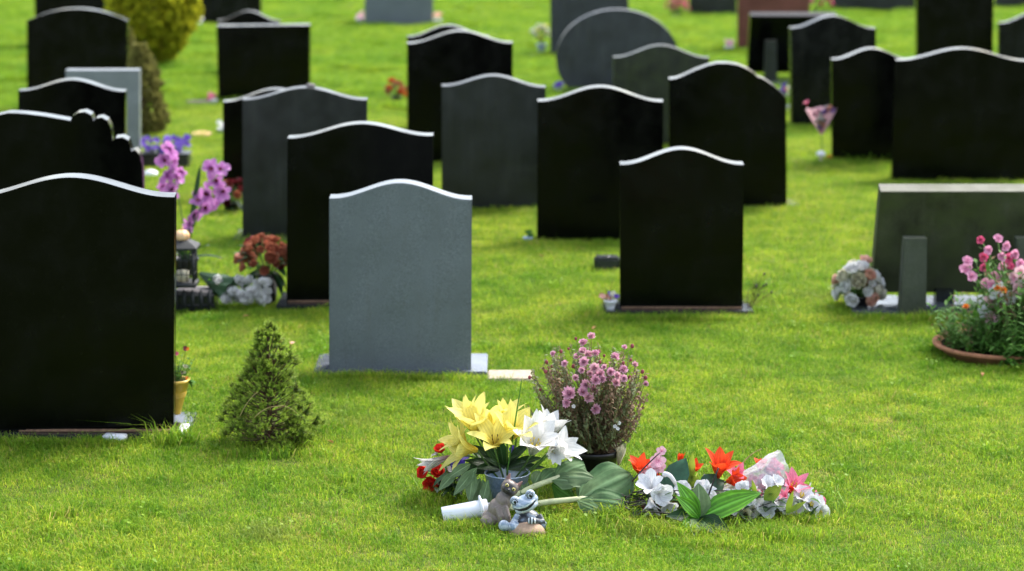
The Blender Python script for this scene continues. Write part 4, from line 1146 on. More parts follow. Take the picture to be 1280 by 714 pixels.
GYL = 628
def lilies():
    b = P(634, 628, GYL); b.z = height(b.x, b.y); s = S(GYL)
    rimz = P(634, 591, GYL).z; h = rimz - b.z; r = 29 / s
    t = thing('flower_bowl', b, 'shiny blue and white plastic bowl with a wide rim, holding the lilies behind the cat', 'flower bowl')
    m = MB(); M = Matrix.Translation(b)
    lathe(m, [(.001, .0), (r * .62, .0), (r * .7, .02), (r * .92, h * .75), (r, h)], M, 40, 0)
    lathe(m, [(r, h), (r * .985, h + .003), (r * .96, h), (r * .85, h * .6), (r * .6, .02), (.001, .018)], M, 40, 1)
    bw = simple('blue_white_glaze', (0.10, 0.28, 0.58), 0.12, 0.6, 0.2, 9, c2=[0.78, 0.80, 0.82])
    m.build('bowl', [GLASSY, bw], t)
    neck = b + Vector((0, .11, h * .8))
    # yellow lilies
    t = thing('yellow_lily_bunch', neck, 'bunch of large yellow lilies with dark green leaves at the front', 'lilies')
    st = MB()
    for (px, py, ax, L, dy, a0, bend) in [
        (597, 563, (-.95, -.30, .20), .125, -.02, .25, 1.0), (601, 548, (-.30, -.35, 1.0), .145, .03, .15, .75), (618, 560, (.05, -.55, .85), .115, -.04, .35, .9),
        (634, 553, (.32, -.45, .85), .135, .0, .18, .85), (612, 540, (.05, .25, 1.0), .10, .09, .3, 1.0), (646, 545, (.75, .1, .55), .10, .05, .25, .9), (592, 540, (-.45, .1, .95), .115, .07, .12, .6), (585, 556, (-.7, -.3, .55), .09, .04, .3, .9), (628, 538, (.2, -.2, 1), .105, .06, .12, .6)]:
        c = P(px, py, GYL, dy); ax = Vector(ax)
        m = MB(); lily(m, c, ax, L * 1.25, L * .54, a0, bend, 'lily', 3, .22, U(0, 2), .035); f = m.build('flower', YELLOW, t)
        sm = MB(); stamens(sm, c, ax, L * .5, 4, .25, .0009); sm.build('stamens', POLLEN, f)
        tube(st, arc(neck - Vector((0, 0, .06)), c, (0, 0, -.01), 5), .004, .0035, 6)
    st.build('stems', STEMG, t)
    lf = MB()
    root = P(630, 588, GYL, .07)
    for (px, py, L, W, dy) in [(598, 556, .12, .040, -.06), (610, 552, .12, .042, -.09), (627, 552, .12, .040, -.10), (640, 566, .11, .04, -.11), (655, 553, .13, .045, -.10), (669, 569, .13, .042, -.08), (588, 572, .12, .04, -.07),
                               (600, 580, .10, .038, -.12), (582, 586, .12, .04, -.1), (618, 570, .10, .04, -.13), (650, 572, .11, .04, -.13), (676, 580, .12, .036, -.06), (590, 560, .12, .038, .0), (570, 580, .14, .04, -.03)]:
        e = P(px, py, GYL, dy + .09); d = e - root
        leafp(lf, root + d * .1, d, d.length * 1.0, W * 1.15, .35, up=Vector((0, -.6, .8)), cup=.3)
    lf.build('leaves', LEAFD, t)
    lf = MB()
    for (a, e, W, dy) in [((596, 585), (566, 618), .045, -.14), ((592, 590), (586, 628), .045, -.15), ((610, 600), (600, 640), .036, -.16), ((603, 600), (613, 640), .04, -.15), ((600, 598), (586, 642), .045, -.13), ((660, 603), (652, 634), .045, -.13), ((652, 606), (664, 640), .035, -.14), ((570, 590), (548, 612), .04, -.1), ((588, 580), (560, 596), .04, -.1)]:
        p = P(*a, GYL, dy); q = P(*e, GYL, dy - .05); q.z = max(q.z, .02); d = q - p
        leafp(lf, p, d, d.length, W, .25, up=Vector((0, -.8, .6)), cup=.2)
    lf.build('drooping_leaves', LEAFG, t)
    # long blade of grass
    m = MB(); a = P(634, 590, GYL, -.1); e = P(653, 470, GYL, -.02); leafp(m, a, (e - a), (e - a).length, .006, .12, 'strap', up=tocam(a)); m.build('long_leaf', LEAFM, t)
    # white lilies
    t = thing('white_lily_bunch', neck + Vector((.09, 0, 0)), 'bunch of big white lilies leaning right, between yellow lilies and chrysanthemum', 'lilies')
    st = MB()
    for (px, py, ax, L, dy, a0, bend) in [(664, 568, (.22, -.55, .85), .14, -.03, .2, .75), (684, 570, (.75, -.5, .55), .12, -.05, .15, .75), (676, 556, (.4, .2, .9), .12, .04, .15, .6), (690, 560, (.15, -.9, -.1), .075, -.06, .1, .6)]:
        c = P(px, py, GYL, dy); ax = Vector(ax)
        m = MB(); lily(m, c, ax, L * 1.2, L * .60, a0, bend, 'lily', 4, .25, U(0, 2), .03); f = m.build('flower', WHITEP, t)
        sm = MB(); stamens(sm, c, ax, L * .5, 6, .25); sm.build('stamens', CENTRE, f)
        tube(st, arc(neck - Vector((0, 0, .06)), c, (0, 0, -.01), 5), .004, .0035, 6)
    st.build('stems', STEMG, t)
    # left: red flowers, violet and the hanging streaked lily
    g = P(556, 622, 622, .04); g.z = height(g.x, g.y)
    t = thing('red_flower_bunch', g, 'bunch of red and violet flowers with dark leaves at the left end of the heap', 'flowers')
    st = MB(); lf = MB()
    for (px, py, ax, sz, mt) in [(534, 591, (-.7, -.6, .3), .042, REDP), (542, 603, (-.4, -.9, .1), .050, REDP), (552, 566, (-.3, -.3, .9), .038, REDP), (556, 606, (-.2, -.9, .2), .044, REDP), (549, 594, (-.2, -.6, .6), .044, REDP), (546, 612, (-.3, -.9, .1), .036, REDP),
                                 (572, 577, (-.2, -.9, .4), .034, BLUEP), (578, 570, (.2, -.6, .7), .03, BLUEP), (641, 563, (.2, -.9, .4), .018, BLUEP), (546, 568, (-.6, .2, .8), .026, WHITEC), (566, 588, (-.4, -.9, .0), .022, WHITEC)]:
        c = P(px, py, 622, .0); m = MB(); rosebloom(m, c, Vector(ax), sz * .8, layers=3) if mt is REDP else flat5(m, c, Vector(ax), sz, ruf=.05)
        m.build('flower', mt, t); tube(st, arc(g + Vector((.05, 0, .01)), c, (0, 0, .01), 5), .0025, .002, 5)
    for k in range(30):
        c = P(U(545, 590), U(585, 620), 624, U(-.03, .05)); leafp(lf, c, Vector((U(-1, .6), U(-.8, .2), U(-.3, .6))), U(.06, .10), .03, .6)
    st.build('stems', STEMG, t); lf.build('leaves', LEAFD, t)
    c = P(563, 570, 622, -.06); t = thing('streaked_lily', Vector((c.x, c.y, c.z)), 'drooping white lily with pink streaks pointing left over the red flowers', 'lily')
    m = MB(); lily(m, c, Vector((-1, -.25, -.30)), .125, .034, .04, .45, 'lily', 3, .35, .4, .01, jit=.1); m.build('flower', STARG, t)
    m = MB(); tube(m, arc(neck, c, (0, 0, .02), 6), .0035, .003, 6); m.build('stem', STEMG, t)
lilies()

def wilted():
    gy = 640
    def stalk(pts, r, label, leaves, loc_px):
        b = P(*loc_px, gy); b.z = max(0.0, height(b.x, b.y))
        t = thing('leafy_stalk', b, label, 'leafy stalk')
        m = MB(); pp = [P(x, y, gy, dy) for x, y, dy in pts]
        q = []
        for a, c in zip(pp, pp[1:]): q += [a.lerp(c, i / 3) for i in range(3)]
        q.append(pp[-1]); tube(m, q, r, r * .75, 9)
        for k in range(7):                                   # leaf scars
            i = 1 + int(U(0, len(q) - 2)); dd = Vector((U(-.3, .3), -.8, U(-.6, .9))).normalized(); blob(m, q[i] + dd * r * .85, (r * .35, r * .3, r * .3), nu=7, nv=5)
        m.build('stalk', STEMP, t)
        for (a, e, W, bend, dya, dye, kind, pl, up, mt) in leaves:
            p = P(*a, gy, dya); qv = P(*e, gy, dye); qv.z = max(qv.z, .015); d = qv - p; L = d.length
            # chord of a bent leaf: start higher by bend/2
            ax = d.cross(UP); ax = ax.normalized() if ax.length > 1e-5 else Vector((1, 0, 0))
            d2 = Matrix.Rotation(bend / 2, 3, ax) @ d
            mm = MB(); leafp(mm, p, d2, L * 1.04, W, bend, kind, up=Vector(up), cup=-.18, ruf=.06, nu=14, nv=14, pleat=pl); mm.build('leaf', mt, t)
    stalk([(606, 641, -.12), (640, 634, -.10), (690, 627, -.08), (742, 622, -.06)], .0125, 'pale stalk with a big pleated wilted leaf, lying across the front of the heap',
          [((726, 624), (796, 604), .155, .7, -.07, -.04, 'fan', .03, (0, -.75, .7), WILT), ((730, 625), (776, 638), .10, .6, -.08, -.14, 'fan', .03, (0, -.75, .7), WILT), ((724, 624), (752, 606), .08, .9, -.05, .0, 'fan', .03, (0, -.6, .8), WILT), ((722, 626), (752, 643), .07, .5, -.09, -.14, 'leaf', .02, (0, -.7, .7), WILT)], (640, 640))
    stalk([(640, 622, -.02), (668, 608, -.02), (700, 596, -.01)], .0115, 'second pale stalk with limp crumpled leaves, below the white lilies',
          [((694, 599), (738, 588), .085, .9, -.01, .02, 'fan', .03, (0, -.7, .7), WILT), ((690, 600), (726, 612), .07, .8, -.02, -.06, 'leaf', .03, (0, -.7, .7), LEAFG), ((676, 603), (702, 590), .06, .8, .0, .03, 'fan', .03, (0, -.6, .8), WILT), ((668, 606), (680, 592), .05, .7, .01, .03, 'fan', .03, (0, -.8, .5), LEAFG),
           ((700, 597), (746, 606), .08, .6, -.02, -.04, 'leaf', .02, (0, -.7, .7), LEAFG), ((690, 605), (716, 634), .08, .6, -.02, -.03, 'leaf', .02, (0, -.8, .5), LEAFM)], (668, 622))
    # white tube
    a = P(553, 645, 652, .0); e = P(610, 634, 652, .02); dm = (a + e) / 2; dz = .030 - dm.z; 
    t = thing('white_tube', Vector((dm.x, dm.y, 0.01)), 'white plastic tube lying in the grass at the left of the cat ornament', 'plastic tube')
    M = frame(a, e - a); L = (e - a).length; r = 11 / S(652)
    wb = simple('white_plastic_tube', (0.78, 0.79, 0.82), 0.25, 0.5, 0.05, 20)
    m = MB(); lathe(m, [(r * .9, 0.0), (r, .002), (r, L * .98), (r * .93, L), (r * .86, L * .98), (r * .86, .004), (r * .9, 0)], M, 28); m.build('tube', wb, t)
    m = MB(); lathe(m, [(r * 1.02, L * .82), (r * 1.5, L * .84), (r * 1.55, L * .87), (r * 1.05, L * .9)], M, 24)
    for k in range(7): petal(m, M @ Matrix.Translation((0, 0, L * .86)), r * 1.6, r * .9, .7, -.9, 'round', .3, .06, 3, 5, phi=k * .9)
    m.build('collar', wb, t)
wilted()

# ------------------------------------------------------------------ the two little figures
def fused(parts, vox, cuts=()):
    """melt ellipsoids and tapered limbs into one skin"""
    m = MB()
    for p in parts:
        if p[0] == 'e': blob(m, p[1], p[2], p[3] if len(p) > 3 else None, 18, 12)
        else: tube(m, p[1], p[2], p[3], 10)
    me = m.mesh('tmp', []) if False else None
    me = bpy.data.meshes.new('tmp'); me.from_pydata(m.V, [], m.F); me.update()
    o = bpy.data.objects.new('tmp', me); col.objects.link(o)
    md = o.modifiers.new('r', 'REMESH'); md.mode = 'VOXEL'; md.voxel_size = vox
    sm = o.modifiers.new('s', 'SMOOTH'); sm.factor = .5; sm.iterations = 5
    dg = bpy.context.evaluated_depsgraph_get()
    r = bpy.data.meshes.new_from_object(o.evaluated_get(dg))
    bpy.data.objects.remove(o)
    return r
def paint(me, f):
    a = me.color_attributes.new('paint', 'FLOAT_COLOR', 'POINT')
    dat = []
    for v in me.vertices: dat += list(f(v.co, v.normal)) + [1.0]
    a.data.foreach_set('color', dat)
def paintmat(name, rough, bump=.1):
    m, nt, out = newmat(name); b = nt.nodes.new('ShaderNodeBsdfPrincipled'); at = nt.nodes.new('ShaderNodeAttribute'); at.attribute_name = 'paint'
    n = noise_node(nt, 130, 4); r = ramp(nt, n.outputs['Fac'], [(.3, (.8,) * 3), (.7, (1.12,) * 3)])
    nt.links.new(mixc(nt, 1, at.outputs['Color'], r.outputs['Color'], 'MULTIPLY'), b.inputs['Base Color'])
    b.inputs['Roughness'].default_value = rough
    bp = nt.nodes.new('ShaderNodeBump'); bp.inputs['Strength'].default_value = bump; bp.inputs['Distance'].default_value = .002
    nt.links.new(n.outputs['Fac'], bp.inputs['Height']); nt.links.new(bp.outputs['Normal'], b.inputs['Normal'])
    nt.links.new(b.outputs[0], out.inputs['Surface']); return m
GLAZE = paintmat('painted_resin', .42)
EYEY = simple('amber_eye', (0.55, 0.48, 0.10), .15, .6, .1, 20); EYEB = simple('black_eye', (0.008,) * 3, .15, .6, .1, 20)
def obj_at(name, me, mat, root):
    me.materials.clear(); me.materials.append(mat)
    for v in me.vertices: v.co -= root.location
    me.polygons.foreach_set('use_smooth', [True] * len(me.polygons))
    o = bpy.data.objects.new(name, me); col.objects.link(o); o.parent = root; return o

def cat():
    gy = 659; s = S(gy); k = 1 / s
    b = P(624, 659, gy); b.z = height(b.x, b.y)
    t = thing('cat_ornament', b, 'small brown and grey cat ornament sitting beside a painted frog, head tilted', 'cat ornament')
    p = lambda x, y, dy=0: P(x, y, gy, dy)
    e = lambda x, y, dy, rx, ry, rz, M=None: ('e', p(x, y, dy), (rx * k, ry * k, rz * k), M)
    hd = p(637, 610, -.005)
    rt = Vector((.84, -.10, -.53)).normalized(); fr = Vector((.22, -.95, .10)); fr = (fr - rt * fr.dot(rt)).normalized(); up = rt.cross(fr) * 1
    if up.z < 0: up = -up
    H = lambda a, c, f: hd + (rt * a + up * c + fr * f) * k
    MH = Matrix((rt, fr, up)).transposed().to_4x4()
    ear = lambda sgn: ('t', [H(6.5 * sgn, 5, -1), H(8.0 * sgn, 10, -1), H(9.2 * sgn, 16, -1.5)], 4.9 * k, .8 * k)
    parts = [e(617, 648, .0, 16, 17, 12.5), e(623, 637, -.005, 13.5, 14, 15), e(629, 627, -.008, 10.5, 11, 13), e(633, 619, -.006, 8.5, 8.5, 9),
             ('e', hd, (11.5 * k, 10.5 * k, 10 * k), MH), ('e', H(0, -3.5, 8), (5.2 * k, 4.5 * k, 4 * k), MH), ('e', H(-5, -3, 5.5), (5 * k, 5 * k, 4.5 * k), MH), ('e', H(5, -3, 5.5), (5 * k, 5 * k, 4.5 * k), MH), ear(-1), ear(1),
             ('t', [p(630, 634, -.03), p(634, 646, -.045), p(636, 657, -.05)], 5.5 * k, 4 * k), ('e', p(637, 659, -.058), (5 * k, 6.5 * k, 3.5 * k)),
             ('t', [p(622, 634, -.03), p(626, 646, -.05), p(627, 657, -.055)], 5.5 * k, 4 * k), ('e', p(628, 659, -.063), (5 * k, 6.5 * k, 3.5 * k)),
             e(611, 652, -.03, 11, 10, 8.5), ('t', [p(607, 654, .02), p(600, 657, .0), p(604, 660, -.04), p(616, 662, -.06)], 4 * k, 3 * k)]
    me = fused(parts, .0021)
    def f(co, n):
        d = co - hd; a, c, fv = d.dot(rt) / k, d.dot(up) / k, d.dot(fr) / k
        body = Vector((.19, .15, .12)); dark = Vector((.028, .023, .022)); earc = Vector((.13, .06, .045))
        m = max(0, min(1, (16 - d.length / k) / 5))
        face = max(0, min(1, (12 - math.hypot(a, c + 2) * 1.15) / 5)) * (1 if fv > 0 else 0)
        cc = body.lerp(Vector((.12, .095, .082)), m).lerp(dark, face)
        if c > 8: cc = earc if (fv > -2 and abs(abs(a) - 8) < 3.2) else dark.lerp(earc, .5)
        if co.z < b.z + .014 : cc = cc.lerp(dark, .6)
        return cc
    paint(me, f); o = obj_at('body', me, GLAZE, t)
    for sg in (-1, 1):
        m = MB(); c = H(4.8 * sg, 1.2, 9.4); blob(m, c, (2.5 * k, 1.5 * k, 2.0 * k), MH, 14, 10); ey = m.build('eye', EYEY, t)
        m = MB(); blob(m, c + fr * 1.3 * k, (1.1 * k, .7 * k, 1.7 * k), MH, 10, 8); m.build('pupil', EYEB, ey)
    m = MB(); blob(m, H(0, -2.6, 12.6), (1.7 * k, 1 * k, 1.2 * k), MH, 10, 8); m.build('nose', EYEB, t)
    EXCL.append((b.x - .04, b.x + .04, b.y - .04, b.y + .05))
cat()
def frog():
    gy = 666; s = S(gy); k = 1 / s
    b = P(656, 666, gy); b.z = height(b.x, b.y)
    t = thing('frog_ornament', b, 'small blue grey painted frog ornament with a wide open smile and bulging eyes', 'frog ornament')
    p = lambda x, y, dy=0: P(x, y, gy, dy)
    hd = p(657, 629, -.02); kb = k; k = k * .92
    rt = Vector((.90, -.1, .40)).normalized(); fr = Vector((.15, -.95, .05)); fr = (fr - rt * fr.dot(rt)).normalized(); up = rt.cross(fr)
    if up.z < 0: up = -up
    MH = Matrix((rt, fr, up)).transposed().to_4x4(); H = lambda a, c, f: hd + (rt * a + up * c + fr * f) * k
    el = (-11.5, 9.5, 3); er = (11.5, 10, 3)
    parts = [('e', H(0, 1.5, 0), (19 * k, 14 * k, 10 * k), MH), ('e', H(0, -4.5, 4), (17 * k, 11 * k, 6.5 * k), MH), ('e', H(0, 1, 8), (14 * k, 9 * k, 6.5 * k), MH),
             ('e', H(*el), (6.8 * k, 6.4 * k, 6.4 * k), MH), ('e', H(*er), (6.8 * k, 6.4 * k, 6.4 * k), MH),
             ] ; k = kb ; parts += [('e', p(660, 653, 0.0), (17 * k, 15 * k, 17 * k)), ('e', p(660, 662, 0.0), (19 * k, 16 * k, 10 * k)),
             ('t', [p(648, 645, -.02), p(642, 653, -.04), p(649, 659, -.055)], 5 * k, 3.8 * k), ('t', [p(673, 645, -.015), p(678, 653, -.03), p(667, 651, -.055)], 5 * k, 4 * k),
             ('e', p(643, 658, -.05), (7.5 * k, 8 * k, 6.5 * k)), ('e', p(630, 657, -.06), (7 * k, 6.5 * k, 7 * k)), ('t', [p(643, 660, -.03), p(630, 658, -.06)], 6 * k, 5 * k),
             ('e', p(676, 657, -.02), (8 * k, 9 * k, 8 * k)), ('e', p(664, 651, -.062), (5.5 * k, 3.5 * k, 4.5 * k))]
    k = kb * .92
    me = fused(parts, .0018)
    blue = Vector((.25, .32, .41)); white = Vector((.56, .61, .66)); dk = Vector((.012, .013, .018)); slate = Vector((.075, .085, .10)); mid = Vector((.22, .28, .36))
    def f(co, n):
        d = co - hd; a, c, fv = d.dot(rt) / k, d.dot(up) / k, d.dot(fr) / k
        if c > -11.5 and d.length / k < 30 and co.z > b.z + .055:
            ml = -3.2 + .016 * a * a - (0 if abs(a) < 14 else .3 * (abs(a) - 14))
            if fv > 2 and abs(a) < 16:
                half = 2.3 * math.sqrt(max(0, 1 - (a / 16.5) ** 2))
                if abs(c - ml) < half: return dk
                if -7.5 < c - ml < 0: return white.lerp(blue, .25)
                if 0 < c - ml < 2.2 + half: return white
            for ex in (el, er):
                q = Vector((a - ex[0], c - ex[1], fv - ex[2]))
                ang = math.degrees(math.acos(max(-1, min(1, (q.z) / max(.01, q.length)))))
                if q.length < 8.2:
                    if 30 < ang < 42: return dk
                    if ang <= 30: return white.lerp(blue, .35)
                    if 52 < ang < 60 and q.y > 0: return dk
                    return white.lerp(blue, .75)
            st = math.sin(a * .55 + c * .9) 
            return blue.lerp(white, .55 if st > .55 else .0).lerp(mid, .3 if st < -.6 else 0)
        q = noise.noise(co * 70)
        rel = co - p(664, 651, -.062)
        if rel.length < 8.5 * k:
            return white if math.sin(rel.x / k * 1.5) > -.1 else dk
        rel = co - p(643, 658, -.05)
        if rel.length < 10 * k: return blue if q > -.05 else white.lerp(dk, .3 if q < -.3 else 0)
        rel = co - p(630, 657, -.06)
        if rel.length < 9 * k: return mid.lerp(white, .55 if q > .05 else 0)
        return slate.lerp(mid, .7 if q > .22 else 0).lerp(dk, .7 if q < -.25 else 0)
    paint(me, f); obj_at('body', me, GLAZE, t)
    for ex in (el, er):
        m = MB(); blob(m, H(ex[0] + .6, ex[1] - .6, ex[2] + 5.7), (2.0 * k, 1.1 * k, 2.6 * k), MH, 10, 8); m.build('pupil', EYEB, t)
    EXCL.append((b.x - .05, b.x + .05, b.y - .05, b.y + .05))
    a = P(659, 674, 674); a.z = height(a.x, a.y); k = 1 / S(674)
    m = MB(); blob(m, a + Vector((0, .03, .016)), (23 * k, 14 * k, 12 * k), None, 24, 14, .12)
    o = m.build('tan_stone', simple('tan_stone', (.40, .27, .18), .8, .2, .25, 60, .25), loc=a); tag(o, 'smooth tan rounded stone lying in the grass right before the frog', 'stone')
    EXCL.append((a.x - .05, a.x + .05, a.y - .0, a.y + .06))
frog()

# ------------------------------------------------------------------ artificial flowers at the right
def spray():
    def bloomthing(t, px, py, gy, dy, ax, L, W, mt, a0=.2, bend=.9, kind='lily', n=3, c_mat=None, cup=.25):
        c = P(px, py, gy, dy); m = MB(); lily(m, c, Vector(ax), L, W, a0, bend, kind, n, cup, U(0, 2), .02); f = m.build('flower', mt, t)
        if c_mat: m = MB(); stamens(m, c, Vector(ax), L * .5, 5, .25, .001); m.build('stamens', c_mat, f)
        return c
    def root(px, gy): b = P(px, gy, gy); b.z = height(b.x, b.y); return b
    # tangle of dark twigs and leaves underneath
    b = root(850, 648); t = thing('twig_tangle', b, 'flattened tangle of dark twigs and dark leaves under the bright artificial flowers', 'twigs')
    m = MB()
    for k in range(150):
        a = P(U(778, 900), 648, 648, U(-.06, .14)); a.z = U(.0, .07); d = Vector((U(-1, 1), U(-.4, .4), U(-.12, .22))); tube(m, arc(a, a + d * U(.08, .2), (0, 0, U(-.01, .03)), 5), U(.0015, .0035), .001, 5)
    m.build('twigs', WIRE, t); lf = MB()
    for k in range(110):
        a = P(U(790, 1000), 650, 648, U(-.05, .12)); a.z = U(.01, .06); leafp(lf, a, Vector((U(-1, 1), U(-.8, .5), U(-.2, .5))), U(.06, .12), U(.02, .04), .5)
    lf.build('leaves', LEAFD, t)
    for k in range(9):
        c = P(U(815, 905), U(628, 655), 648, U(-.03, .05)); m = MB(); rosebloom(m, c, Vector((U(-.5, .5), -.7, U(0, .7))), U(.022, .032)); m.build('flower', MAROON if k % 3 else CERISE, t)
    # orange lilies
    b = root(858, 634); t = thing('orange_lily_spray', b, 'spray of vivid orange red lilies standing at the back of the heap', 'flower spray')
    st = MB(); lf = MB()
    for (px, py, ax, L, W, a0, bd, dy) in [(800, 594, (.0, -.35, .9), .085, .05, .25, .7, -.02), (897, 598, (.1, -.4, 1), .125, .058, .18, .75, -.03), (851, 586, (.0, .0, 1), .06, .025, .05, .3, .05), (862, 592, (.45, -.4, .8), .06, .035, .2, .5, .0), (950, 588, (.1, .0, 1), .05, .035, .3, .6, .06), (810, 600, (.3, -.6, .4), .06, .045, .3, .8, -.03), (908, 602, (.8, -.5, .3), .07, .05, .3, .7, -.05)]:
        c = bloomthing(t, px, py, 634, dy, ax, L, W, ORANGE, a0, bd, 'lily', 3, None); tube(st, arc(b + Vector((0, 0, .02)), c, (0, 0, .01), 5), .003, .0022, 5)
    for (px, py, e, W) in [(862, 604, (866, 570), .03), (858, 606, (872, 598), .045), (846, 590, (832, 574), .02), (880, 612, (892, 594), .05), (868, 600, (856, 596), .03)]:
        p = P(px, py, 634, -.04); q = P(*e, 634, -.05); d = q - p; leafp(lf, p, d, d.length * 1.1, W, .3, up=Vector((0, -.9, .4)))
    st.build('stems', WIRE, t); lf.build('leaves', LEAFY, t)
    lf = MB(); 
    for (a, e, W) in [((838, 614), (854, 574), .075), ((826, 618), (838, 588), .05), ((884, 614), (905, 600), .05), ((878, 612), (894, 592), .05)]:
        p = P(*a, 640, -.02); q = P(*e, 640, .0); d = q - p; leafp(lf, p, d, d.length * 1.1, W * 1.2, .5, up=Vector((-.2, -.9, .4)), ruf=.03)
    lf.build('broad_leaves', simple('deep_green_leaf', (.025, .085, .04), .4, .4, .3, 30, transl=.15), t)
    # white orchids
    b = root(820, 652); t = thing('white_orchid_spray', b, 'spray of white cloth orchids on dark wire stems at the left of the artificial flowers', 'flower spray')
    st = MB()
    for (px, py, ax, L, W, bd, dy) in [(815, 612, (-.25, -.6, .7), .075, .042, .9, -.03), (822, 618, (.35, -.8, .15), .06, .05, .8, -.06), (813, 622, (.0, -.7, -.7), .07, .03, .4, -.05), (834, 628, (.2, -.8, -.4), .05, .045, .6, -.05),
                                       (850, 613, (.2, -.8, .4), .05, .045, .8, .0), (870, 612, (.4, -.7, .3), .05, .04, .8, .0), (890, 630, (.0, -.8, .4), .055, .045, .9, -.04), (908, 634, (.5, -.7, .4), .05, .04, .8, -.04), (895, 640, (-.3, -.8, .0), .045, .03, .7, -.05)]:
        c = bloomthing(t, px, py, 648, dy, ax, L, W, WHITEC, .35, bd, 'round', 3, None); tube(st, arc(b + Vector((0, 0, .03)), c, (0, 0, .01), 5), .0025, .002, 5)
    m = MB(); tube(m, arc(P(845, 606, 648, -.03), P(831, 593, 648, -.03), (0, 0, .012), 6), .006, .009, 8); blob(m, P(831, 593, 648, -.03), .010, nu=10, nv=8); m.build('bud', WHITEC, t)
    wr = MB(); tube(wr, arc(P(790, 615, 648, -.05), P(928, 614, 648, -.04), (0, 0, .004), 8), .0022, .002, 5); tube(wr, arc(P(876, 648, 656, -.04), P(898, 585, 656, -.02), (0, 0, .004), 6), .0036, .0026, 6); tube(wr, arc(P(790, 602, 648, -.04), P(825, 566, 648, .0), (0, 0, .004), 6), .003, .002, 6)
    tube(wr, arc(P(800, 640, 656, -.04), P(880, 652, 656, -.06), (0, 0, .01), 6), .003, .0025, 6)
    st.build('stems', STEMG, t); wr.build('wires', WIRE, t)
    # pale pink sprig left
    b = root(818, 636); t = thing('pale_pink_sprig', b, 'sprig of small pale pink blossoms beside the leftmost orange lily', 'flower spray'); st = MB()
    for (px, py, r) in [(827, 564, .016), (822, 577, .026), (818, 584, .024), (812, 590, .02), (803, 596, .02), (824, 584, .02)]:
        c = P(px, py, 638, -.02); m = MB(); flat5(m, c, Vector((U(-.5, .5), -.8, U(.1, .8))), r * 1.2, ruf=.06); m.build('flower', PALEPINK, t); tube(st, arc(b, c, (0, 0, .01), 5), .002, .0016, 4)
    st.build('stems', WIRE, t)
    # cellophane bouquet
    gy = 636; a = P(898, 624, gy, .0); e = P(984, 592, gy, .03)
    b = root(940, 636); t = thing('cellophane_bouquet', b, 'bouquet of pink and dark red roses in crinkled clear cellophane at the back', 'bouquet')
    M = frame(a, e - a); L = (e - a).length; V = []; F = []; UV = []; n = 40
    for j in range(15):
        tt = j / 14; r = .022 + .066 * tt ** .7
        for i in range(n):
            an = 6.283 * i / n; rr = r * (1 + .12 * noise.noise((math.cos(an) * 3, math.sin(an) * 3, tt * 7)) + .05 * math.sin(an * 9 + tt * 5))
            V.append((rr * math.cos(an), rr * math.sin(an), L * tt + .012 * noise.noise((an * 2, 3, tt)))); UV.append((i / n, tt))
    for j in range(14):
        for i in range(n): F.append((j * n + i, j * n + (i + 1) % n, (j + 1) * n + (i + 1) % n, (j + 1) * n + i))
    m = MB(); m.add(V, F, UV, M); m.build('cellophane', FILM, t)
    for k in range(26):
        tt = U(.3, .95); an = U(0, 6.28); rr = (.022 + .066 * tt) * .55; c = M @ Vector((rr * math.cos(an), rr * math.sin(an), L * tt)); m = MB()
        rosebloom(m, c, (e - a).normalized() + Vector((U(-.5, .5), -.6, U(.0, .9))), U(.022, .03)); m.build('rose', [PINK, CERISE, MAROON, PALEPINK, PINK, CERISE][k % 6], t)
    lf = MB()
    for k in range(14): leafp(lf, M @ Vector((U(-.02, .02), U(-.02, .02), L * U(.1, .8))), Vector((U(-.3, 1), U(-1, .3), U(-.3, .6))), .06, .025, .5)
    lf.build('leaves', LEAFG, t)
    # pink lily and right end
    b = root(990, 638); t = thing('pink_lily', b, 'single large pink lily right of the cellophane wrapped roses', 'lily')
    c = bloomthing(t, 988, 617, 640, -.02, (.25, -.5, .85), .095, .045, PINK, .15, .95, 'lily', 3, CENTRE); m = MB(); tube(m, arc(b, c, (0, 0, 0), 4), .003, .0025, 5); m.build('stem', STEMG, t)
    b = root(930, 632); t = thing('pink_lily_bud', b, 'half open pink flower between the tall orange lily and the cellophane', 'flower'); c = bloomthing(t, 922, 602, 636, .0, (-.1, -.4, .9), .07, .035, PINK, .2, .9, 'lily', 3); m = MB(); tube(m, arc(b, c, (0, 0, 0), 4), .003, .0025, 5); m.build('stem', STEMG, t)
    b = root(955, 646); t = thing('white_blossom_spray', b, 'trailing spray of white blossoms along the right front edge of the heap', 'flower spray'); st = MB(); lf = MB()
    for (px, py, ax, L, W, mt, dy) in [(960, 608, (.1, -.6, .8), .042, .034, WHITEC, -.06), (967, 604, (.6, -.5, .6), .038, .03, WHITEC, -.06), (940, 640, (-.2, -.8, .5), .06, .05, WHITEP, -.03), (955, 636, (.1, -.8, .5), .06, .05, WHITEC, -.04), (970, 630, (.4, -.7, .6), .055, .045, WHITEC, -.03), (935, 645, (-.6, -.7, .2), .07, .05, CREAM, -.05), (976, 632, (.5, -.8, .2), .05, .04, WHITEC, -.02),
                                      (1000, 624, (.2, -.5, .8), .055, .045, WHITEC, .0), (1010, 632, (.4, -.7, .4), .05, .045, WHITEC, -.02), (1020, 640, (.5, -.7, .1), .05, .045, WHITEC, -.02), (994, 634, (-.1, -.8, .3), .045, .04, WHITEC, -.02), (1018, 630, (.7, -.4, .4), .045, .035, WHITEC, .0),
                                      (918, 664, (.0, -.8, .3), .04, .04, WHITEP, -.05), (928, 668, (.2, -.7, .4), .035, .03, CREAM, -.06), (930, 612, (-.3, -.7, .5), .038, .03, WHITEC, -.04), (912, 625, (.3, -.7, .6), .045, .035, WHITEC, -.05), (936, 627, (.0, -.9, .5), .03, .03, WHITEC, -.07)]:
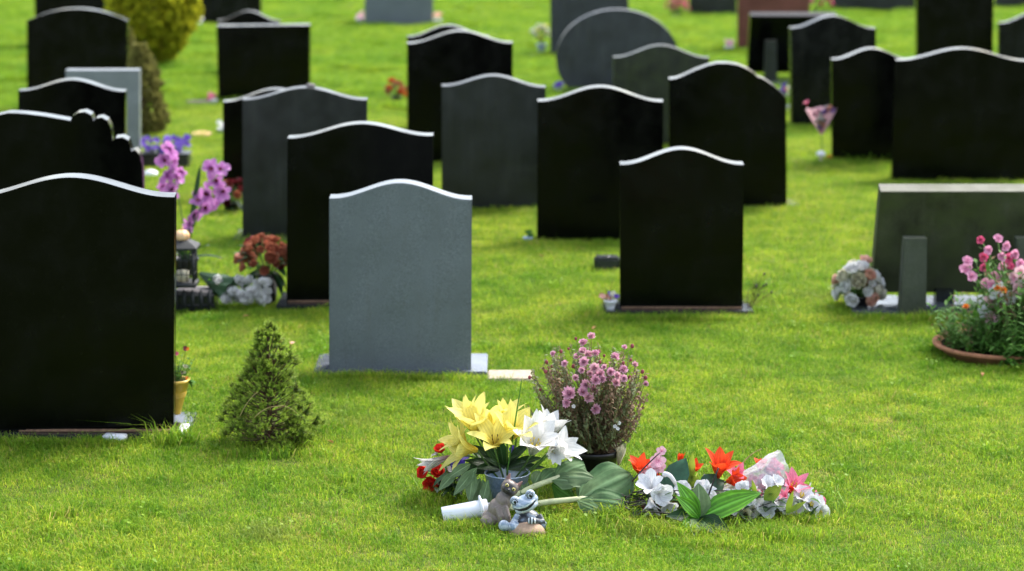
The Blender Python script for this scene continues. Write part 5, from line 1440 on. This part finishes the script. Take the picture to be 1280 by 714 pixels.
        c = bloomthing(t, px, py, 646, dy, ax, L, W, mt, .5, .7, 'round', 3, CENTRE if px > 990 else None); tube(st, arc(b + Vector((0, .02, .015)), c, (0, 0, .005), 5), .0022, .0018, 4)
    for (a, e2, W, mm) in [((983, 642), (991, 616), .022, 0), ((983, 642), (1006, 627), .02, 0), ((940, 625), (928, 612), .035, 0), ((945, 622), (941, 602), .018, 0), ((955, 625), (975, 608), .05, 0)]:
        p = P(*a, 650, -.06); q = P(*e2, 650, -.06); d = q - p; leafp(lf, p, d, d.length * 1.1, W, .3, up=Vector((0, -.9, .5)))
    st.build('stems', STEMG, t); lf.build('leaves', LEAFY, t)
    b = root(1022, 640); t = thing('deep_pink_blossom', b, 'deep pink cloth blossom at the far right tip of the heap', 'flower'); c = P(1021, 628, 640, -.03); m = MB(); flat5(m, c, Vector((.4, -.8, .3)), .034, w=1.0, ruf=.06); flat5(m, c, Vector((.4, -.8, .3)), .02, a0=.5); petal(m, frame(c, (-.2, 0, 1)), .045, .014, .1, .2, 'round')
    m.build('petals', PINK, t); m = MB(); tube(m, arc(b, c, (0, 0, 0), 4), .0025, .002, 5); m.build('stem', STEMG, t)
    b = root(990, 645); t = thing('cerise_blossom', b, 'small dark cerise blossom below the large pink lily', 'flower'); c = P(984, 630, 645, -.02); m = MB(); rosebloom(m, c, Vector((.1, -.8, .5)), .026); m.build('petals', CERISE, t); m = MB(); tube(m, arc(b, c, (0, 0, 0), 4), .0025, .002, 5); m.build('stem', STEMG, t)
    # bright plastic leaf rosette
    gy = 662; b = root(874, 662); t = thing('plastic_leaf_spray', b, 'rosette of bright green plastic leaves at the front of the artificial flowers', 'leaf spray')
    o = P(874, 648, gy)
    for (e2, W, bd, dy, mt) in [((952, 628), .085, .5, -.04, LEAFB), ((842, 612), .055, .5, -.02, LEAFB), ((866, 606), .075, .6, .03, LEAFG), ((924, 626), .06, .35, .03, LEAFB), ((838, 652), .05, .6, -.06, LEAFD), ((868, 682), .05, .3, -.12, LEAFG), ((905, 668), .055, .6, -.10, LEAFD), ((848, 630), .05, .5, -.06, LEAFB), ((890, 676), .045, .5, -.11, LEAFD), ((855, 668), .045, .5, -.10, LEAFB)]:
        q = P(*e2, gy, dy); q.z = max(q.z, .008); d = q - o; ax = d.cross(UP).normalized(); d2 = Matrix.Rotation(bd / 2, 3, ax) @ d
        m = MB(); leafp(m, o, d2, d.length * 1.05, W * 1.1, bd, up=Vector((0, -.75, .7)), cup=.3, ruf=.02, nu=8, nv=12); m.build('leaf', mt, t)
    m = MB(); tube(m, [b - Vector((0, 0, .03)), o], .004, .004, 6); m.build('stem', WIRE, t)
    # dry stalks
    for k, (a, e2, lb) in enumerate([((771, 651), (812, 668), 'bent straw coloured stalk lying in the grass under the big wilted leaf'), ((925, 582), (952, 561), 'dry straw stalk sticking up behind the cellophane bouquet')]):
        p = P(*a, 660 if k == 0 else 630); q = P(*e2, 668 if k == 0 else 630, -.02); p.z = max(p.z, .03); q.z = max(q.z, .015); m = MB(); tube(m, arc(p, q, (0, 0, .008), 6), .0022, .0014, 5); o2 = m.build('dry_stalk', STRAW, loc=p); tag(o2, lb, 'stalk')
spray()
def small_bits():
    b = P(900, 650, 650); b.z = height(b.x, b.y)
    t = thing('mixed_flower_bunch', b, 'crushed bunch of small red, pink and white flowers with green leaves amid the artificial sprays', 'flowers')
    lf = MB(); st = MB(); pl = MB()
    for k in range(46):
        q = U(0, 1); c = P(790 + 225 * q, U(606, 652), 648, U(-.05, .10)); c.z = max(.02, min(c.z, .11)); m = MB()
        ax = Vector((U(-.8, .8), U(-1, .1), U(-.2, 1)))
        j = k % 6
        if j < 2: rosebloom(m, c, ax, U(.014, .022), layers=3); m.build('flower', [REDP, CERISE][j], t)
        elif j < 4: lily(m, c, ax, U(.03, .05), U(.012, .02), .3, 1.0, 'lily', 3, .3); m.build('flower', [WHITEC, PINK][j - 2], t)
        elif j == 4: flat5(m, c, ax, U(.014, .022), ruf=.08); m.build('flower', WHITEP, t)
        tube(st, arc(b + Vector((U(-.2, .2), U(-.05, .1), .01)), c, (0, 0, .01), 4), .0018, .0014, 4)
    for k in range(60):
        q = U(0, 1); c = P(790 + 235 * q, U(612, 660), 650, U(-.06, .08)); c.z = max(.015, min(c.z, .08))
        leafp(lf if k % 2 else pl, c, Vector((U(-1, 1), U(-1, .4), U(-.2, .7))), U(.04, .085), U(.012, .026), U(.2, 1.1))
    st.build('stems', WIRE, t); lf.build('leaves', LEAFM, t); pl.build('dark_leaves', LEAFD, t)
small_bits()
for (px, py, sx_, sy_, n, s0) in [(808, 655, .05, .03, 9, 1.0), (790, 640, .05, .05, 7, .9), (850, 668, .10, .02, 8, .7), (535, 622, .05, .04, 9, .7), (570, 655, .05, .02, 5, .6), (700, 655, .08, .03, 8, .7), (985, 660, .10, .03, 9, .7), (900, 600, .2, .05, 9, .7), (1030, 640, .05, .05, 8, .7),
                                  (205, 553, .05, .02, 7, .9), (330, 562, .14, .03, 8, .7), (60, 558, .2, .01, 7, .6), (500, 474, .25, .01, 8, .5), (950, 560, .3, .15, 10, .5), (850, 400, .25, .01, 6, .5), (1085, 208, .15, .02, 14, .9)]:
    p = G(px, py); WILD.append((p.x, p.y, sx_, sy_, n, s0))
# rough grass the mower leaves round the heap and at the feet of stones
for (px, py, sx_, sy_, n, s0) in [(815, 668, .07, .03, 40, 1.1), (780, 655, .05, .03, 22, 1.3), (850, 672, .08, .02, 30, .9), (540, 628, .05, .04, 40, .9), (525, 612, .03, .04, 20, .8), (700, 668, .10, .025, 40, .85), (960, 672, .10, .03, 50, .9), (1010, 655, .06, .03, 30, .85), (900, 684, .08, .015, 30, .8), (600, 662, .06, .012, 24, .8), (740, 650, .06, .02, 26, .9),
                                  (215, 556, .06, .02, 26, 1.2), (60, 560, .16, .012, 60, .8), (-10, 560, .1, .012, 30, .8), (500, 476, .24, .012, 110, .8), (850, 402, .26, .012, 90, .8), (450, 396, .24, .012, 70, .7), (1160, 402, .25, .015, 80, .9), (1240, 470, .15, .02, 50, .8), (750, 308, .25, .012, 60, .8), (1085, 209, .2, .015, 50, 1.0)]:
    p = G(px, py); TUFTS.append((p.x, p.y, sx_, sy_, n, s0))
# ------------------------------------------------------------------ ground and grass
def groundmat():
    m, nt, out = newmat('turf_soil')
    b = nt.nodes.new('ShaderNodeBsdfPrincipled')
    n1 = noise_node(nt, 1.2, 6); n2 = noise_node(nt, 60, 3)
    r1 = ramp(nt, n1.outputs['Fac'], [(0.3, (0.05, 0.085, 0.012)), (0.7, (0.085, 0.115, 0.02))])
    r2 = ramp(nt, n2.outputs['Fac'], [(0.3, (0.6,) * 3), (0.7, (1.3,) * 3)])
    nt.links.new(mixc(nt, 1, r1.outputs['Color'], r2.outputs['Color'], 'MULTIPLY'), b.inputs['Base Color'])
    b.inputs['Roughness'].default_value = 0.95; b.inputs['Specular IOR Level'].default_value = 0.1
    nt.links.new(b.outputs[0], out.inputs['Surface']); return m
def build_ground():
    m = MB()
    xs = [-400, -120, -40, -20] + [-12 + i * 0.4 for i in range(61)] + [20, 40, 120, 400]
    ys = [-300, -80, -20, 0, 4] + [6 + i * 0.4 for i in range(110)] + [60, 80, 140, 400]
    V = [(x, y, height(x, y) if (-12 <= x <= 12 and 6 <= y <= 50) else -0.0) for y in ys for x in xs]
    n = len(xs)
    F = [(j * n + i, j * n + i + 1, (j + 1) * n + i + 1, (j + 1) * n + i) for j in range(len(ys) - 1) for i in range(n - 1)]
    m.add(V, F)
    g = m.build('ground', groundmat()); g['kind'] = 'structure'
    return g
build_ground()

def grassmat():
    m, nt, out = newmat('grass_blades')
    tc = nt.nodes.new('ShaderNodeTexCoord'); sx = nt.nodes.new('ShaderNodeSeparateXYZ')
    at = nt.nodes.new('ShaderNodeUVMap'); at.uv_map = 'UVMap'
    nt.links.new(at.outputs['UV'], sx.inputs[0])
    ge = nt.nodes.new('ShaderNodeNewGeometry')
    def wn(scale, detail=3, off=0):
        n = nt.nodes.new('ShaderNodeTexNoise'); n.inputs['Scale'].default_value = scale; n.inputs['Detail'].default_value = detail
        mp = nt.nodes.new('ShaderNodeMapping'); mp.inputs['Location'].default_value = (off, off * 0.7, 0); mp.inputs['Scale'].default_value = (1, 1, 0)
        nt.links.new(ge.outputs['Position'], mp.inputs['Vector']); nt.links.new(mp.outputs['Vector'], n.inputs['Vector']); return n
    # blade tint: most green, some yellow green, few straw
    r = ramp(nt, sx.outputs['X'], [(0.0, GRASS_A), (0.45, GRASS_B), (0.86, GRASS_C), (0.95, GRASS_D)])
    n1 = wn(0.9, 4, 3); n2 = wn(5.5, 3, 9)
    a1 = ramp(nt, n1.outputs['Fac'], [(0.35, (0.80, 0.91, 0.80)), (0.66, (1.18, 1.07, 1.05))])
    a2 = ramp(nt, n2.outputs['Fac'], [(0.32, (0.66, 0.78, 0.66)), (0.68, (1.26, 1.15, 1.15))])
    c = mixc(nt, 1, r.outputs['Color'], a1.outputs['Color'], 'MULTIPLY')
    c = mixc(nt, 1, c, a2.outputs['Color'], 'MULTIPLY')
    # patches of dead thatch
    n3 = wn(2.1, 4, 21)
    a3 = ramp(nt, n3.outputs['Fac'], [(0.60, (0, 0, 0)), (0.76, (0.55,) * 3)])
    c = mixc(nt, a3.outputs['Color'], c, GRASS_E)
    # paler toward the base of each blade
    rb = ramp(nt, sx.outputs['Y'], [(0.0, (1.05, 1.0, 0.8)), (0.5, (1, 1, 1)), (1.0, (1.1, 1.06, 1.0))])
    c = mixc(nt, 1, c, rb.outputs['Color'], 'MULTIPLY')
    b = nt.nodes.new('ShaderNodeBsdfPrincipled'); nt.links.new(c, b.inputs['Base Color'])
    b.inputs['Roughness'].default_value = 0.5; b.inputs['Specular IOR Level'].default_value = 0.16
    t = nt.nodes.new('ShaderNodeBsdfTranslucent'); nt.links.new(c, t.inputs['Color'])
    mx = nt.nodes.new('ShaderNodeMixShader'); mx.inputs[0].default_value = 0.5
    nt.links.new(b.outputs[0], mx.inputs[1]); nt.links.new(t.outputs[0], mx.inputs[2])
    nt.links.new(mx.outputs[0], out.inputs['Surface'])
    return m
GRASS_A = (0.115, 0.25, 0.020); GRASS_B = (0.24, 0.40, 0.030); GRASS_C = (0.41, 0.50, 0.045); GRASS_D = (0.42, 0.37, 0.13); GRASS_E = (0.30, 0.32, 0.075)
GM = grassmat()

gr = random.Random(3)
def clump(name, rad, nbl, hmin, hmax, w, weed=0, lean=1.25, tr=(0, 1)):
    V = []; F = []; UV = []
    for _ in range(nbl):
        a = gr.uniform(0, 6.283); r = rad * math.sqrt(gr.random())
        x, y = r * math.cos(a), r * math.sin(a)
        h = hmin + (hmax - hmin) * gr.random() ** 1.5
        dirn = gr.uniform(0, 6.283); ln = h * gr.uniform(0.15, lean) * (1.0 if gr.random() < .7 else 1.5)
        dx, dy = math.cos(dirn), math.sin(dirn)
        f = gr.uniform(0, 3.14); fx, fy = math.cos(f) * w / 2, math.sin(f) * w / 2
        tint = gr.uniform(*tr)
        o = len(V)
        V += [(x - fx, y - fy, -0.01), (x + fx, y + fy, -0.01),
              (x - fx * .9 + dx * ln * .3, y - fy * .9 + dy * ln * .3, h * .55), (x + fx * .9 + dx * ln * .3, y + fy * .9 + dy * ln * .3, h * .55),
              (x + dx * ln, y + dy * ln, h * max(.45, 1 - 0.33 * ln / h))]
        UV += [(tint, 0), (tint, 0), (tint, .55), (tint, .55), (tint, 1)]
        F += [(o, o + 1, o + 3, o + 2), (o + 2, o + 3, o + 4)]
    for _ in range(weed):
        a = gr.uniform(0, 6.283); r = rad * math.sqrt(gr.random())
        x, y = r * math.cos(a), r * math.sin(a); h = gr.uniform(hmin, hmax) * .8
        rr = gr.uniform(.004, .008); t = gr.uniform(.2, .8); o = len(V)
        tx, ty = gr.uniform(-.4, .4), gr.uniform(-.4, .4)
        for k in range(7):
            q = k * 6.283 / 7; V.append((x + rr * math.cos(q), y + rr * math.sin(q), h + rr * (tx * math.cos(q) + ty * math.sin(q)))); UV.append((t, .9))
        F.append(tuple(range(o, o + 7)))
    m = MB(); m.add(V, F, UV)
    ob = bpy.data.objects.new(name, m.mesh(name, GM)); return ob
SRC = bpy.data.collections.new('grass_clumps')
kinds = []
for i in range(6): kinds.append(clump('a%02d' % i, 0.055, 44, .018, .046, .0031))
for i in range(3): kinds.append(clump('b%02d' % i, 0.05, 32, .018, .038, .003, weed=0))
for i in range(2): kinds.append(clump('c%02d' % i, .04, 22, .04, .085, .003, lean=1.1))
for i in range(4): kinds.append(clump('d%02d' % i, .16, 300, .02, .045, .0032))
for i in range(2): kinds.append(clump('e%02d' % i, .45, 2800, .02, .055, .0042, tr=(0, .72)))
for i in range(2): kinds.append(clump('f%02d' % i, .05, 34, .010, .026, .0026, lean=2.2, tr=(.80, 1)))
for i in range(2): kinds.append(clump('g%02d' % i, .045, 26, .03, .062, .0044, weed=1, lean=1.5, tr=(0, .4)))
for i in range(2): kinds.append(clump('h%02d' % i, .05, 7, .07, .15, .0042, lean=1.5, tr=(.1, .9)))
for k in kinds: SRC.objects.link(k)

HEAP = G(765, 632)
def grass():
    pts = []; rot = []; scl = []; idx = []
    def put(x, y, i, s):
        for (x0, x1, y0, y1) in EXCL:
            if x0 < x < x1 and y0 < y < y1: return
        pts.append((x, y, height(x, y) if 6 < y < 50 and abs(x) < 12 else 0)); rot.append((gr.uniform(-.12, .12), gr.uniform(-.12, .12), gr.uniform(0, 6.283))); scl.append(s); idx.append(i)
    def half(y): return y * 0.2134 + 0.35
    # near lawn
    st = .036; y = 7.0
    while y < 12.6:
        x = -half(y)
        while x < half(y):
            xx, yy = x + gr.uniform(-.5, .5) * st, y + gr.uniform(-.5, .5) * st
            q = noise.noise((xx * 1.6, yy * 1.6, 0)); q2 = noise.noise((xx * 4, yy * 4, 5.0))
            s = 0.85 + .35 * q + .25 * q2
            if q2 > 0.62: i = 9 + gr.randrange(2)
            elif q2 < -0.35 and gr.random() < .6: i = 6 + gr.randrange(3)
            else: i = gr.randrange(6)
            q3 = noise.noise((xx * 2.3 + 9, yy * 2.3, 11)); q4 = noise.noise((xx * 5 + 3, yy * 5, 17))
            near = math.exp(-((xx - HEAP[0]) / .95) ** 2 - ((yy - HEAP[1]) / .42) ** 2)
            if gr.random() < max(0, q3 - .12) * .9 + .28 * near: i = 17 + gr.randrange(2)
            elif gr.random() < max(0, q4 - .15) * 1.6 + .10 * near: i = 19 + gr.randrange(2)
            put(xx, yy, i, max(.5, s) * gr.uniform(.85, 1.15))
            x += st
        y += st
    # middle
    st = .095
    while y < 21:
        x = -half(y)
        while x < half(y):
            xx, yy = x + gr.uniform(-.5, .5) * st, y + gr.uniform(-.5, .5) * st
            put(xx, yy, 11 + gr.randrange(4), max(.6, .95 + .5 * noise.noise((xx * 1.6, yy * 1.6, 0))) * gr.uniform(.9, 1.1)); x += st
        y += st
    st = .34
    while y < 48:
        x = -half(y) - .5
        while x < half(y) + .5:
            put(x + gr.uniform(-.5, .5) * st, y + gr.uniform(-.5, .5) * st, 15 + gr.randrange(2), gr.uniform(.85, 1.15)); x += st
        y += st
    # uncut tufts where the mower cannot reach
    for (cx, cy, sx_, sy_, n, s0) in TUFTS:
        for _ in range(n):
            put(cx + gr.gauss(0, sx_), cy + gr.gauss(0, sy_), 9 + gr.randrange(2), s0 * gr.uniform(.6, 1.2))
    for (cx, cy, sx_, sy_, n, s0) in WILD:
        for _ in range(n):
            put(cx + gr.gauss(0, sx_), cy + gr.gauss(0, sy_), 21 + gr.randrange(2), s0 * gr.uniform(.6, 1.2))
    me = bpy.data.meshes.new('grass'); me.from_pydata(pts, [], [])
    for nm, ty, data, key in (('rot', 'FLOAT_VECTOR', [c for r_ in rot for c in r_], 'vector'), ('scl', 'FLOAT', scl, 'value'), ('pick', 'INT', idx, 'value')):
        a = me.attributes.new(nm, ty, 'POINT'); a.data.foreach_set(key, data)
    me.materials.append(GM)
    o = bpy.data.objects.new('grass', me); col.objects.link(o)
    o['kind'] = 'stuff'; tag(o, 'short bright green lawn grass growing between the headstones', 'grass')
    ng = bpy.data.node_groups.new('scatter', 'GeometryNodeTree')
    ng.interface.new_socket('Geometry', in_out='INPUT', socket_type='NodeSocketGeometry')
    ng.interface.new_socket('Geometry', in_out='OUTPUT', socket_type='NodeSocketGeometry')
    gi = ng.nodes.new('NodeGroupInput'); go = ng.nodes.new('NodeGroupOutput')
    ci = ng.nodes.new('GeometryNodeCollectionInfo'); ci.inputs['Collection'].default_value = SRC
    ci.inputs['Separate Children'].default_value = True; ci.inputs['Reset Children'].default_value = True
    ip = ng.nodes.new('GeometryNodeInstanceOnPoints'); ip.inputs['Pick Instance'].default_value = True
    def na(nm, ty):
        n = ng.nodes.new('GeometryNodeInputNamedAttribute'); n.data_type = ty; n.inputs['Name'].default_value = nm; return n.outputs[0]
    ng.links.new(gi.outputs[0], ip.inputs['Points']); ng.links.new(ci.outputs[0], ip.inputs['Instance'])
    ng.links.new(na('pick', 'INT'), ip.inputs['Instance Index'])
    e2r = ng.nodes.new('FunctionNodeEulerToRotation'); ng.links.new(na('rot', 'FLOAT_VECTOR'), e2r.inputs[0]); ng.links.new(e2r.outputs[0], ip.inputs['Rotation'])
    ng.links.new(na('scl', 'FLOAT'), ip.inputs['Scale'])
    ng.links.new(ip.outputs[0], go.inputs[0])
    md = o.modifiers.new('scatter', 'NODES'); md.node_group = ng
    return o
grass()

# ------------------------------------------------------------------ light, sky, camera
world = bpy.data.worlds.new('World'); scene.world = world; world.use_nodes = True
wt = world.node_tree; wt.nodes.clear()
wo = wt.nodes.new('ShaderNodeOutputWorld'); bg = wt.nodes.new('ShaderNodeBackground'); sk = wt.nodes.new('ShaderNodeTexSky')
SUN_EL, SUN_AZ = R(52), R(40)          # azimuth clockwise from +Y: beyond the stones, to the right
sk.sky_type = 'NISHITA'; sk.sun_disc = False; sk.sun_elevation = SUN_EL; sk.sun_rotation = SUN_AZ
sk.air_density = 1.0; sk.dust_density = 2.5; sk.ozone_density = 1.0
bg.inputs['Strength'].default_value = 0.15
hs = wt.nodes.new('ShaderNodeHueSaturation'); hs.inputs['Saturation'].default_value = 0.62   # thin bright cloud whitens the sky
wt.links.new(sk.outputs[0], hs.inputs['Color']); wt.links.new(hs.outputs[0], bg.inputs[0]); wt.links.new(bg.outputs[0], wo.inputs[0])
sl = bpy.data.lights.new('sun', 'SUN'); sl.energy = 1.9; sl.angle = R(22); sl.color = (1.0, 0.96, 0.89)
so = bpy.data.objects.new('sun', sl); col.objects.link(so)
dvec = Vector((math.sin(SUN_AZ) * math.cos(SUN_EL), math.cos(SUN_AZ) * math.cos(SUN_EL), math.sin(SUN_EL)))
so.rotation_euler = (-dvec).to_track_quat('-Z', 'Y').to_euler(); so.location = dvec * 30

cd = bpy.data.cameras.new('camera'); cam = bpy.data.objects.new('camera', cd); col.objects.link(cam)
cam.location = (0, 0, CAMZ); cam.rotation_euler = (math.pi / 2 - PITCH, 0, 0)
cd.sensor_width = 36; cd.lens = FPX / 1280 * 36; cd.clip_end = 1000; cd.clip_start = 0.1
cd.dof.use_dof = True; cd.dof.focus_distance = 8.35; cd.dof.aperture_fstop = 2.6
scene.camera = cam
scene.view_settings.view_transform = 'Standard'; scene.view_settings.look = 'None'
scene.view_settings.exposure = EXPOSURE; scene.view_settings.gamma = 1
scene.view_settings.use_curve_mapping = False
scene.cycles.use_denoising = True
scene.cycles.max_bounces = 8; scene.cycles.transparent_max_bounces = 12
